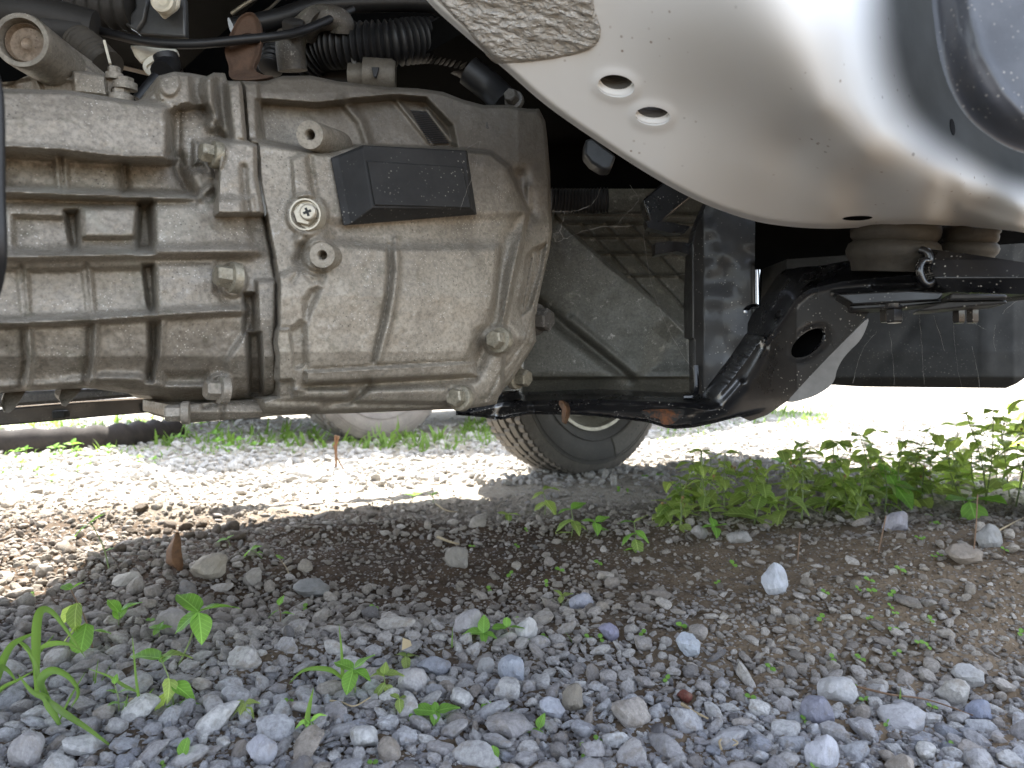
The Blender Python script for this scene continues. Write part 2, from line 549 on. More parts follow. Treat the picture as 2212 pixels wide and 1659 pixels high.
def mat_rubber_tyre(name, base, dust, amt):
    n = NB(name)
    c = n.mix(n.ramp(n.noise(18, 5, .65), [(.35, amt * .4), (.75, amt)]), base, dust)
    c = n.mix(n.ramp(n.noise(300, 3), [(.55, 0), (.75, .4)]), c, tuple(min(1, x * 1.8) for x in dust))
    return n.fin(c, .72, 0, n.bump(n.noise(420, 3), .25, .001))
M['tread'] = mat_rubber_tyre('tyre_tread', (.04, .037, .034), (.17, .152, .128), .7)
M['sidewall'] = mat_rubber_tyre('tyre_sidewall', (.026, .025, .023), (.085, .078, .068), .6)
M['lettering'] = mat_plain('dark_lettering', (.012, .012, .012), .5)
M['oldtyre'] = mat_rubber_tyre('dusty_old_tyre', (.10, .092, .088), (.25, .225, .205), .85)
M['rim'] = mat_plain('painted_steel_rim', (.36, .345, .29), .45, .5, .5, 60)
M['carpaint'] = mat_plain('dull_blue_car_paint', (.09, .11, .15), .35, 0, .2, 5, .02, .4)

def mat_stone():
    n = NB('river_gravel')
    oi = n.n('ShaderNodeObjectInfo')
    rnd = oi.outputs['Random']
    loc = n.n('ShaderNodeSeparateXYZ'); n.t.links.new(oi.outputs['Location'], loc.inputs[0])
    cool = n.ramp(rnd, [(0, (.24, .25, .28)), (.12, (.52, .525, .55)), (.25, (.34, .325, .33)), (.4, (.60, .595, .59)), (.52, (.26, .25, .26)),
                        (.63, (.44, .42, .42)), (.74, (.70, .69, .67)), (.84, (.33, .34, .38)), (.93, (.40, .35, .30)), (1, (.13, .13, .145))])
    warm = n.ramp(rnd, [(0, (.19, .16, .125)), (.15, (.42, .365, .295)), (.3, (.26, .225, .18)), (.5, (.50, .445, .375)), (.65, (.21, .175, .14)),
                        (.8, (.38, .335, .285)), (.92, (.56, .51, .45)), (1, (.16, .145, .135))])
    # washed grey stone near the verge, earthy stone farther in
    f = n.ramp(n.math('MULTIPLY', n.math('ADD', loc.outputs['Y'], n.math('MULTIPLY', n.noise(3.2, 2, .5, oi.outputs['Location']), .5)), .45), [(.37, 0), (.54, 1)])
    earthy = n.math('MULTIPLY', n.ramp(n.math('ADD', loc.outputs['X'], n.math('MULTIPLY', n.noise(4, 2, .5, oi.outputs['Location']), .3)), [(.15, 0), (.40, 1)]), n.ramp(loc.outputs['Y'], [(.60, 0), (.72, .85)]))
    f = n.math('MAXIMUM', f, earthy)
    c = n.mix(f, cool, warm)
    # far stones paled by colour to add to the sunlit glare
    pale = n.ramp(rnd, [(0, (.42, .40, .37)), (.3, (.60, .585, .56)), (.6, (.50, .485, .46)), (1, (.66, .645, .62))])
    c = n.mix(n.ramp(n.math('MULTIPLY', loc.outputs['Y'], .3), [(.46, 0), (.62, 1)]), c, pale)
    c = n.mix(n.ramp(n.noise(3.2, 6, .72), [(.40, 0), (.64, .75)]), c, n.mix(.6, c, (.07, .065, .065)))
    c = n.mix(n.ramp(n.noise(7, 4, .75), [(.60, 0), (.72, .6)]), c, (.66, .64, .61))
    c = n.mix(n.ramp(n.noise(1.3, 4, .6), [(.52, 0), (.72, .6)]), c, (.23, .185, .135))       # clinging earth
    hb = n.math('ADD', n.noise(3.5, 6, .7), n.math('MULTIPLY', n.noise(16, 3), .3))
    return n.fin(c, .85, 0, n.bump(hb, .8, .003), .3)
M['stone'] = mat_stone()

def mat_stone_own(name, col, vein=None):
    n = NB(name)
    c = n.mix(n.ramp(n.noise(3.5, 6, .72), [(.38, 0), (.66, .7)]), col, tuple(x * .55 for x in col))
    c = n.mix(n.ramp(n.noise(7, 4, .75), [(.58, 0), (.72, .6)]), c, vein or tuple(min(.8, x * 1.6) for x in col))
    c = n.mix(n.ramp(n.noise(1.2, 4, .6), [(.55, 0), (.74, .5)]), c, (.22, .18, .13))
    return n.fin(c, .8, 0, n.bump(n.noise(4, 6, .7), .8, .003), .3)

def mat_ground():
    n = NB('stony_soil')
    sep = n.n('ShaderNodeSeparateXYZ'); n.t.links.new(n.co, sep.inputs[0])
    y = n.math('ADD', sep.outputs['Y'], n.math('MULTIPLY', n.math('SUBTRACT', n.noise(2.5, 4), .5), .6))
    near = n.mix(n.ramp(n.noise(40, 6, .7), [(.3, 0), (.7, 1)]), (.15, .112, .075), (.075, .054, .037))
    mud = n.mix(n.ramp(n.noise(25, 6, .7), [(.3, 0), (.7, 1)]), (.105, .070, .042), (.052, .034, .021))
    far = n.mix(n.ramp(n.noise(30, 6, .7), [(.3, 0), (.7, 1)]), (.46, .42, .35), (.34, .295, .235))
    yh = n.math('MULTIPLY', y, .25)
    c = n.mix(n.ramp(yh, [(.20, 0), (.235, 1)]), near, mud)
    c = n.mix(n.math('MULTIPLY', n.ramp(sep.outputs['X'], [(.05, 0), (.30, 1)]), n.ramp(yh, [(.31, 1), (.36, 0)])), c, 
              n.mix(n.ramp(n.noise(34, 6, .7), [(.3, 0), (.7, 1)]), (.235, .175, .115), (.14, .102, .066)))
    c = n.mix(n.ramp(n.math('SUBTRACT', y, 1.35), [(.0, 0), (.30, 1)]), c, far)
    gr = n.voro(210, None, 'F1', 'Color'); gd = n.voro(210)
    gsep = n.n('ShaderNodeSeparateColor'); n.t.links.new(gr, gsep.inputs[0])
    grit = n.ramp(gsep.outputs[0], [(0, (.10, .09, .08)), (.5, (.24, .22, .20)), (1, (.46, .44, .42))])
    c = n.mix(n.math('MULTIPLY', n.ramp(gsep.outputs[1], [(.45, 0), (.6, 1)]), n.ramp(gd, [(.28, .85), (.42, 0)])), c, grit)
    g2 = n.voro(36, None, 'F1', 'Color'); g2d = n.voro(36)
    s2 = n.n('ShaderNodeSeparateColor'); n.t.links.new(g2, s2.inputs[0])
    peb = n.ramp(s2.outputs[0], [(0, (.26, .25, .25)), (.5, (.42, .40, .37)), (1, (.55, .53, .50))])
    fm = n.math('MULTIPLY', n.ramp(yh, [(.6, 0), (.8, 1)]), n.ramp(g2d, [(.3, .9), (.5, 0)]))
    c = n.mix(fm, c, peb)
    hb = n.math('ADD', n.math('MULTIPLY', n.noise(70, 5, .7), 1.0), n.math('MULTIPLY', n.ramp(gd, [(.0, 1), (.45, 0)]), .35))
    hb = n.math('ADD', hb, n.math('MULTIPLY', fm, .8))
    return n.fin(c, .92, 0, n.bump(hb, .85, .006), .2)
M['ground'] = mat_ground()

def mat_leaf(name, a, b, trans=.45, veins=True):
    n = NB(name)
    oi = n.n('ShaderNodeObjectInfo')
    c = n.mix(oi.outputs['Random'], a, b)
    c = n.mix(n.ramp(n.noise(5, 3), [(.4, 0), (.75, .35)]), c, tuple(x * .7 for x in a))
    if veins:
        sp_ = n.n('ShaderNodeSeparateXYZ'); n.t.links.new(n.co, sp_.inputs[0])
        ax_ = n.math('ABSOLUTE', sp_.outputs['X'])
        side = n.math('SINE', n.math('MULTIPLY', n.math('SUBTRACT', sp_.outputs['Y'], n.math('MULTIPLY', ax_, .9)), 44))
        vm = n.math('MAXIMUM', n.ramp(ax_, [(.008, .8), (.03, 0)]), n.ramp(side, [(.86, 0), (.99, .45)]))
        c = n.mix(vm, c, tuple(min(.9, x * 1.45 + .03) for x in b))
        c = n.mix(n.ramp(n.noise(2.2, 4, .7), [(.62, 0), (.76, .7)]), c, (.36, .33, .09))
    n.fin(c, .5, 0, n.bump(n.noise(9, 3), .35, .001), .3)
    tr = n.n('ShaderNodeBsdfTranslucent'); 
    tc = n.mix(.0, c, c); bright = n.mix(1.0, c, (1.5, 1.6, .9), 'MULTIPLY')
    n.t.links.new(bright, tr.inputs[0])
    mx = n.n('ShaderNodeMixShader'); mx.inputs[0].default_value = trans
    n.t.links.new(n.p.outputs[0], mx.inputs[1]); n.t.links.new(tr.outputs[0], mx.inputs[2])
    n.t.links.new(mx.outputs[0], n.out.inputs[0])
    return n.m
M['leaf'] = mat_leaf('weed_leaf', (.22, .315, .09), (.38, .45, .16), .58)
M['seed_leaf'] = mat_leaf('seedling_leaf', (.17, .33, .06), (.22, .40, .08))
M['blade'] = mat_leaf('grass_blade', (.13, .22, .05), (.20, .31, .08), .45, False)
M['stem'] = mat_plain('green_stem', (.20, .26, .09), .6, 0, .3, 90)
M['redstem'] = mat_plain('reddish_stem', (.20, .12, .07), .6, 0, .3, 90)
M['flower'] = mat_plain('dried_flower_head', (.30, .20, .07), .8, 0, .5, 150)
M['dead'] = mat_plain('dead_leaf', (.20, .10, .045), .8, 0, .6, 110, .5)
M['straw'] = mat_plain('dry_straw', (.42, .33, .20), .8, 0, .3, 90)
M['wood'] = mat_plain('blackened_wood', (.035, .028, .024), .9, 0, .6, 40, .9)
M['web'] = mat_plain('dusty_cobweb', (.26, .245, .22), .9, 0, .3, 200)

# ------------------------------------------------------------------ the ground
def axis_coords(lo, hi, st, far_lo, far_hi):
    a = list(np.arange(lo, hi + 1e-9, st))
    x, s = hi, st
    while x < far_hi: s *= 1.12; x += s; a.append(x)
    x, s = lo, st; b = []
    while x > far_lo: s *= 1.12; x -= s; b.append(x)
    return np.array(b[::-1] + a)
gx = axis_coords(-1.7, 1.9, 0.011, -220, 220)
gy = axis_coords(0.35, 3.3, 0.010, -60, 400)
GX, GY = np.meshgrid(gx, gy)
GZ = ground_z(GX, GY)
fine = 0.010 * (fbm(GX * 38, GY * 38, 3, 21) - .5) + 0.005 * (vnoise(GX * 130, GY * 130, 5) - .5)
GZ = GZ + np.where(GY < 3.4, fine, 0)
nyx = GX.shape
gi = np.arange(GX.size).reshape(nyx)
gf = np.stack([gi[:-1, :-1], gi[:-1, 1:], gi[1:, 1:], gi[1:, :-1]], -1).reshape(-1, 4)
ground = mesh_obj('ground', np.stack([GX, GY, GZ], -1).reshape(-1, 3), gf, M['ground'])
tag(ground, 'stony brown soil strewn with gravel under and beyond the van', kind='structure')

# ------------------------------------------------------------------ the van and its axes
LA = Vector((0.751, 0.660, 0)); OA = Vector((0.660, -0.751, 0)); Q0 = Vector((0.174, 2.07, 0)); ZA = Vector((0, 0, 1))
def V3(a, b, z): return Q0 + LA * a + OA * b + ZA * z
RV = Matrix((LA, OA, ZA)).transposed()
van = empty('van', V3(-1.2, 0.62, 0))
tag(van, 'white van standing over the gravel, its gearbox, black crossmember and rail seen from beneath', 'van')

def arch_panel(name, b0, b1, zlo, zrear, zhi, a0, a1, arches, mat):
    """side panel with wheel arches, as an extruded outline"""
    out = [(a0, zhi), (a0, zrear)] + ([(-1.03, zrear), (-1.03, zlo)] if a0 < -1.1 else [])
    for ca in sorted(arches):
        r = .37; cz = .30
        st = math.asin((zlo - cz) / r)
        for k in range(13):
            t = math.pi - st - (math.pi - 2 * st) * k / 12
            out.append((ca + r * math.cos(t), cz + r * math.sin(t)))
    out += [(a1, zlo), (a1, zhi)]
    m = len(out)
    v = [V3(a, b0, z) for a, z in out] + [V3(a, b1, z) for a, z in out]
    f = [tuple(range(m)), tuple(range(2 * m - 1, m - 1, -1))] + [(i, (i + 1) % m, m + (i + 1) % m, m + i) for i in range(m)]
    return mesh_obj(name, v, f, mat, van, False)
sp = arch_panel('side_panel', -.12, -.09, .42, .84, 1.75, -3.2, .85, (0,), M['paint'])
sp2 = arch_panel('side_panel', 1.16, 1.19, .50, .84, 1.75, -3.2, -.30, (), M['paint'])
arch_panel('front_wing', 1.31, 1.335, .52, .52, 1.05, -.32, .85, (.16,), M['paint'])
M['glass'] = mat_plain('tinted_glass', (.02, .025, .03), .08, 0, .1, 5, 0, .3)
for pa, b in ((sp, -.124), (sp2, 1.194)):
    for a in (-2.6, -1.5):
        m = MB(); m.box(V3(a, b, 1.38), (.5, .006, .24), RV); m.build('window', M['glass'], pa, False)
def vbox(name, a0, a1, b0, b1, z0, z1, mat, parent=van):
    m = MB(); m.box(V3((a0 + a1) / 2, (b0 + b1) / 2, (z0 + z1) / 2), ((a1 - a0) / 2, (b1 - b0) / 2, (z1 - z0) / 2), RV)
    return m.build(name, mat, parent, False)
vbox('roof', -3.17, .82, -.088, 1.158, 1.70, 1.74, M['paint'])
vbox('front_panel', .82, .848, -.088, 1.158, .40, 1.698, M['paint'])
vbox('rear_panel', -3.198, -3.172, -.088, 1.158, .84, 1.698, M['paint'])
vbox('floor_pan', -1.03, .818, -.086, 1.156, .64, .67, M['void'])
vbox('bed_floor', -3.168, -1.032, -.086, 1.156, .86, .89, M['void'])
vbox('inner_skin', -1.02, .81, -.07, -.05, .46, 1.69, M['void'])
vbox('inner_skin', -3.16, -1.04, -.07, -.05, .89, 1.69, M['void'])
vbox('shade_bar', -.92, -.40, -.13, -.10, .215, .245, M['railblack'])       # unseen bar added to cast a shade band on the gravel
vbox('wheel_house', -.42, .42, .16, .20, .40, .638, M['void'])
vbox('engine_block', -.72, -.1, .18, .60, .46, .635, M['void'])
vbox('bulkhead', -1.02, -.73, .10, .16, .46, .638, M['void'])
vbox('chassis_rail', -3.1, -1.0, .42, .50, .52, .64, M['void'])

# ------------------------------------------------------------------ wheels
def wheel(center, axis, R, W, tread_mat, side_mat, rim_mat, parent, name, blocks=78, letters=False):
    ax = Vector(axis).normalized(); C = Vector(center); up = ZA; ta = up.cross(ax).normalized()
    hw = W / 2; k = R / .30; rim_r = .186 if letters else .186 * k
    prof = [(-.060, .186), (-.074, .205), (-.0825, .240), (-.081, .268), (-.0745, .287), (-.0695, .2945)]
    edges = [-.0668, -.0465, -.0405, -.0175, -.0115, .0115, .0175, .0405, .0465, .0668]
    tread = []
    for i in range(5):
        a, b = edges[2 * i], edges[2 * i + 1]
        rr = .3002 - abs((a + b) / 2) ** 2 * .9
        tread += [(a + .0004, rr - .010, 0, i), (a + .0012, rr, 1, i), (b - .0012, rr, 1, i), (b - .0004, rr - .010, 0, i)]
    P1 = [(t, r, 0, -1) for t, r in prof] + tread + [(-t, r, 0, -1) for t, r in reversed(prof)]
    seg = blocks * 4
    v = []; f = []; mi = []
    np_ = len(P1)
    for s in range(seg):
        an = 2 * math.pi * s / seg
        dr = ta * math.cos(an) + up * math.sin(an)
        for (t, r, lv, rib) in P1:
            if lv and rib in (0, 4) and (s + (2 if rib == 0 else 0)) % 4 == 0: r -= .006
            if lv and rib in (1, 2, 3) and (s + rib * 3) % 8 == 0: r -= .005
            if rib == -1 and .280 < r < .2955 and s % 4 == (2 if t < 0 else 0): r -= .003
            v.append(C + ax * (t * W / .165) + dr * (rim_r + (r - .186) * (R - rim_r) / .114))
    for s in range(seg):
        n2 = (s + 1) % seg
        for j in range(np_ - 1):
            f.append((s * np_ + j, s * np_ + j + 1, n2 * np_ + j + 1, n2 * np_ + j))
            mi.append(0 if P1[j][3] >= 0 or P1[j + 1][3] >= 0 or P1[j][1] > .28 else 1)
    m = MB()
    rr = rim_r
    m.lathe([(-.052 * k, rr * .80), (-.056 * k, rr), (-.062 * k, rr + .004), (-.066 * k, rr + .010), (-.069 * k, rr + .009), (-.068 * k, rr), (-.060 * k, rr - .006),
             (-.02 * k, rr - .018), (.02 * k, rr - .018), (.060 * k, rr - .006), (.068 * k, rr), (.069 * k, rr + .009), (.066 * k, rr + .010), (.060 * k, rr + .002),
             (.056 * k, rr - .008), (.02 * k, rr - .03), (.012 * k, rr * .62), (.02 * k, rr * .45), (.03 * k, rr * .3)], C, ax, 56, None, False, True)
    rim = m.build(name, rim_mat, parent)
    ty = mesh_obj('tyre', v, f, tread_mat, rim, True, 28)
    ty.data.materials.append(side_mat)
    ty.data.polygons.foreach_set('material_index', mi)
    # moulded rings on the side wall
    m = MB()
    for r, t in ((.270, .0805), (.262, .0822), (.216, .0785)):
        pts = [C + ax * (t * W / .165) + (ta * math.cos(q) + up * math.sin(q)) * (rim_r + (r - .186) * (R - rim_r) / .114) for q in np.linspace(0, 2 * math.pi, 91)]
        m.tube(pts, .0013, 5, False)
    m.build('sidewall_ring', side_mat, rim)
    if letters:
        def stroke(mm, ang, pts, wd):
            for (x0, y0), (x1, y1) in zip(pts[:-1], pts[1:]):
                d = Vector((x1 - x0, y1 - y0)); L = d.length; d /= L; nn = Vector((-d.y, d.x)) * wd / 2
                q = [(x0 - d.x * wd * .4 + nn.x, y0 - d.y * wd * .4 + nn.y), (x1 + d.x * wd * .4 + nn.x, y1 + d.y * wd * .4 + nn.y),
                     (x1 + d.x * wd * .4 - nn.x, y1 + d.y * wd * .4 - nn.y), (x0 - d.x * wd * .4 - nn.x, y0 - d.y * wd * .4 - nn.y)]
                vv = []
                for lift in (.0046, .0005):
                    for x, y in q:
                        rad = .243 + y; aa = ang - x / rad
                        tt = np.interp(rad, [.186, .205, .240, .268, .287], [.060, .074, .0825, .081, .0745])
                        vv.append(C + ax * (tt + lift) + (ta * math.cos(aa) + up * math.sin(aa)) * (rim_r + (rad - .186) * (R - rim_r) / .114))
                mm.add(vv, [(0, 1, 2, 3), (7, 6, 5, 4), (0, 4, 5, 1), (1, 5, 6, 2), (2, 6, 7, 3), (3, 7, 4, 0)])
        vb_ = []; fb_ = []
        angs = np.linspace(math.radians(-76), math.radians(-8), 40); rads = np.linspace(.216, .266, 8)
        for aa in angs:
            for rad in rads:
                tt = np.interp(rad, [.186, .205, .240, .268, .287], [.060, .074, .0825, .081, .0745])
                vb_.append(C + ax * ((tt + .0009) * W / .165) + (ta * math.cos(aa) + up * math.sin(aa)) * (rim_r + (rad - .186) * (R - rim_r) / .114))
        for i in range(39):
            for j in range(7): fb_.append((i * 8 + j, i * 8 + j + 1, i * 8 + 9 + j, i * 8 + 8 + j))
        bo = mesh_obj('sidewall_band', vb_, fb_, M['band'], rim, True)
        bs = bo.modifiers.new('thick', 'SOLIDIFY'); bs.thickness = .0006; bs.offset = 0
        h = .024
        m = MB(); stroke(m, LET[0], [(-.012, 0), (-.012, h), (0, h * .25), (.012, h), (.012, 0)], .0058); m.build('letter', M['lettering'], rim, False)
        m = MB(); stroke(m, LET[1], [(-.012, 0), (0, h), (.012, 0)], .0058); stroke(m, LET[1], [(-.007, h * .33), (.007, h * .33)], .005)
        m.build('letter', M['lettering'], rim, False)
    return rim
LET = (math.radians(-46), math.radians(-54.5))
wheel(V3(.01, 0, .317), OA, .32, .172, M['tread'], M['sidewall'], M['rim'], van, 'wheel', 78, True)
wheel(V3(.16, 1.215, .298), OA, .30, .165, M['tread'], M['sidewall'], M['rim'], van, 'wheel', 60)
wheel(V3(-2.35, .0, .298), OA, .30, .165, M['tread'], M['sidewall'], M['rim'], van, 'wheel', 60)
wheel(V3(-2.35, 1.215, .298), OA, .30, .165, M['tread'], M['sidewall'], M['rim'], van, 'wheel', 60)

# ------------------------------------------------------------------ gearbox
def baseD(u): return 1.0 / (1 / .53 + (1 / .77 - 1 / .53) * (u / 1190.0))
def prof_case(v): return np.interp(v, [140, 190, 260, 330, 440, 560, 690, 770, 815, 840, 858, 880], [10, 22, 30, 33, 40, 50, 54, 46, 30, 14, -6, -30])
def prof_bell(v): return np.interp(v, [150, 200, 300, 420, 520, 640, 760, 810, 850, 880, 905], [-8, 4, 12, 22, 30, 36, 30, 20, 12, 0, -25])

seam = c1((1900, 640), (1920, 690), (1955, 1110), (2035, 1150), (2040, 1400)) + c3((1905, 0), (1945, 200), (1985, 410), (2015, 560), (2015, 640), (2010, 880), (1995, 1010), (2010, 1100), (2012, 1400))
case_out = [(-60, 184), (0, 191), (147, 195), (273, 215)] + c1((1080, 800), (1150, 770), (1225, 690), (1255, 600), (1380, 567), (1500, 578), (1640, 604), (1690, 575), (1780, 580), (1800, 640)) + seam + \
    c3((1890, 1425), (1640, 1440), (1440, 1452), (1290, 1455), (1200, 1400), (1050, 1395), (930, 1380), (820, 1352), (620, 1345), (180, 1365), (0, 1380)) + [(-60, 852)]
case_ops = [
    # upper band, then the deep notch to its right
    ('p', c1((-300, 700), (560, 715), (1000, 790), (1400, 842), (1350, 900), (1345, 1180), (1310, 1262), (960, 1262), (500, 1205), (-300, 1165)), 24, 16),
    ('l', c1((-300, 1150), (500, 1195), (960, 1258), (1340, 1262)), 7, 6),
    ('p', c1((1395, 860), (1640, 845), (1790, 1100), (1700, 1112), (1545, 1130), (1535, 1300), (1600, 1310), (1690, 1430), (1560, 1550), (1480, 1400), (1395, 1250)), -15, 14),
    ('l', c1((1365, 890), (1375, 1180), (1440, 1380), (1545, 1545)), -22, 9),
    ('e', c1((1590, 1430))[0] + (26, 30, 0), 16, 26),
    # standing ribs of the upper flange
    ('p', c1((1230, 690), (1260, 600), (1380, 567), (1500, 578), (1520, 820), (1400, 840), (1260, 800)), 12, 10),
    ('l', c1((1565, 600), (1560, 760), (1640, 900)), -16, 10),
    ('l', c1((1655, 600), (1660, 780), (1680, 1000)), 12, 9),
    ('l', c1((1745, 590), (1755, 800), (1790, 1090)), -20, 10),
    ('p', c1((1795, 600), (1930, 600), (1960, 1112), (1840, 1112)), 16, 8),
    # front block carrying bolts
    ('p', c1((1725, 1108), (2300, 1150), (2300, 1700), (1710, 1700), (1722, 1400)) , 30, 10),
    ('p', c1((1560, 1120), (1720, 1120), (1725, 1420), (1560, 1330)), -10, 12),
    # row 1
    ('p', c1((30, 1235), (430, 1262), (455, 1500), (40, 1500)), -9, 12), ('p', c1((530, 1268), (945, 1282), (950, 1518), (545, 1515)), -8, 12),
    ('p', c1((960, 1285), (1400, 1290), (1540, 1545), (965, 1530)), -20, 16), ('l', c1((480, 1250), (500, 1510)), -10, 6), ('l', c1((960, 1285), (985, 1530)), -12, 10),
    ('l', c1((-200, 1500), (520, 1535), (960, 1552), (1570, 1562)), 16, 7), ('l', c1((-200, 1590), (900, 1600), (1540, 1592)), -9, 7),
    # row 2
    ('p', c3((95, 95), (470, 110), (520, 350), (110, 355)), -10, 12), ('p', c3((470, 60), (560, 60), (580, 350), (520, 350)), -22, 12),
    ('p', c3((600, 30), (1005, 30), (1005, 245), (610, 245)), 4, 12), ('p', c3((590, 255), (975, 255), (975, 350), (590, 355)), -8, 10),
    ('p', c3((1010, 0), (1090, 0), (1115, 350), (985, 350)), -26, 16),
    ('p', c3((1120, -30), (1830, -40), (1850, 340), (1125, 345)), 8, 14), ('l', c3((1800, 0), (1830, 250), (1860, 380)), -9, 7),
    ('l', c3((-300, 385), (600, 372), (1100, 360), (1850, 352)), 17, 9), ('l', c3((-300, 372), (600, 360), (1100, 350)), -5, 4), ('l', c3((-300, 440), (600, 440), (1040, 430)), 3, 10),
    # row 3
    ('p', c3((-300, 470), (125, 480), (165, 830), (-300, 850)), -7, 12), ('p', c3((200, 490), (600, 480), (640, 810), (220, 830)), -8, 12), ('p', c3((660, 480), (1040, 470), (1090, 790), (690, 805)), -9, 12),
    ('p', c3((1035, 450), (1110, 450), (1135, 795), (1085, 795)), -20, 10), ('l', c3((150, 460), (195, 835)), -8, 5), ('l', c3((620, 460), (660, 820)), -8, 5),
    ('p', c3((1135, 440), (1560, 430), (1560, 650), (1700, 780), (1140, 790)), 5, 14),
    ('l', c3((-300, 885), (600, 850), (1100, 815), (1760, 782)), 15, 8), ('l', c3((-300, 925), (600, 885), (1100, 850), (1760, 815)), -6, 5),
    # row 4, the rounded sump side
    ('l', c3((205, 930), (225, 1150), (190, 1330)), 12, 6), ('l', c3((180, 930), (190, 1150), (165, 1330)), -9, 6), ('l', c3((690, 900), (690, 1100), (655, 1310)), 10, 6), ('l', c3((660, 900), (655, 1100), (620, 1300)), -8, 6),
    ('p', c3((1080, 870), (1150, 870), (1140, 1100), (1100, 1290), (1060, 1290), (1090, 1100)), -16, 14), ('l', c3((1170, 880), (1150, 1100), (1120, 1290)), 5, 8),
    ('l', c3((-300, 1345), (300, 1325), (620, 1300), (760, 1270), (1000, 1280), (1100, 1330), (1500, 1330)), 11, 9), ('p', c3((700, 1270), (1060, 1260), (1120, 1390), (800, 1350)), 6, 16),
    # wall beside the seam
    ('p', c3((1770, 660), (1840, 660), (1845, 920), (1770, 950)), -18, 10), ('p', c3((1800, 945), (1890, 945), (1905, 1390), (1815, 1390)), -24, 10),
    ('p', c3((1640, 1150), (1800, 900), (1800, 1440), (1640, 1440)), 8, 14), ('p', c3((1200, 1240), (1500, 1230), (1500, 1320), (1200, 1320)), -8, 14),
    ('p', c3((1860, 560), (2100, 560), (2100, 1420), (1900, 1420)), 9, 9),
    ('l', c1((1930, 1330), (1940, 1500), (1965, 1690)), -10, 6),
    ('e', c3((1690, 560))[0] + (30, 36, 0), 8, 10), ('e', c3((1600, 1350))[0] + (30, 34, 0), 10, 12), ('e', c1((1345, 660))[0] + (22, 28, 0), 6, 10), ('e', c1((1690, 1225))[0] + (26, 36, 0), 4, 10),
]
case_ops = [(k, s, (q * .62 if (k == 'l' and q < 0) else q), (w_ * 1.35 if k != 'e' else w_)) for k, s, q, w_ in case_ops]
edge_case = case_out
def dcase(u, v):
    h = prof_case(v)
    h = paint(u, v, h.copy(), case_ops)
    sd = np.maximum(polysd(u, v, edge_case), 0)
    h = h - 12 * (1 - smooth01(sd / 11)) ** 2
    h = h + 1.2 * (fbm(u / 26, v / 26, 3, 4) - .5) * 2
    return baseD(u) - h / 1000
case = relief('gearbox_case', case_out, dcase, M['case'], van, 2.3, back=.16, backdir=(-.62, .78, 0))

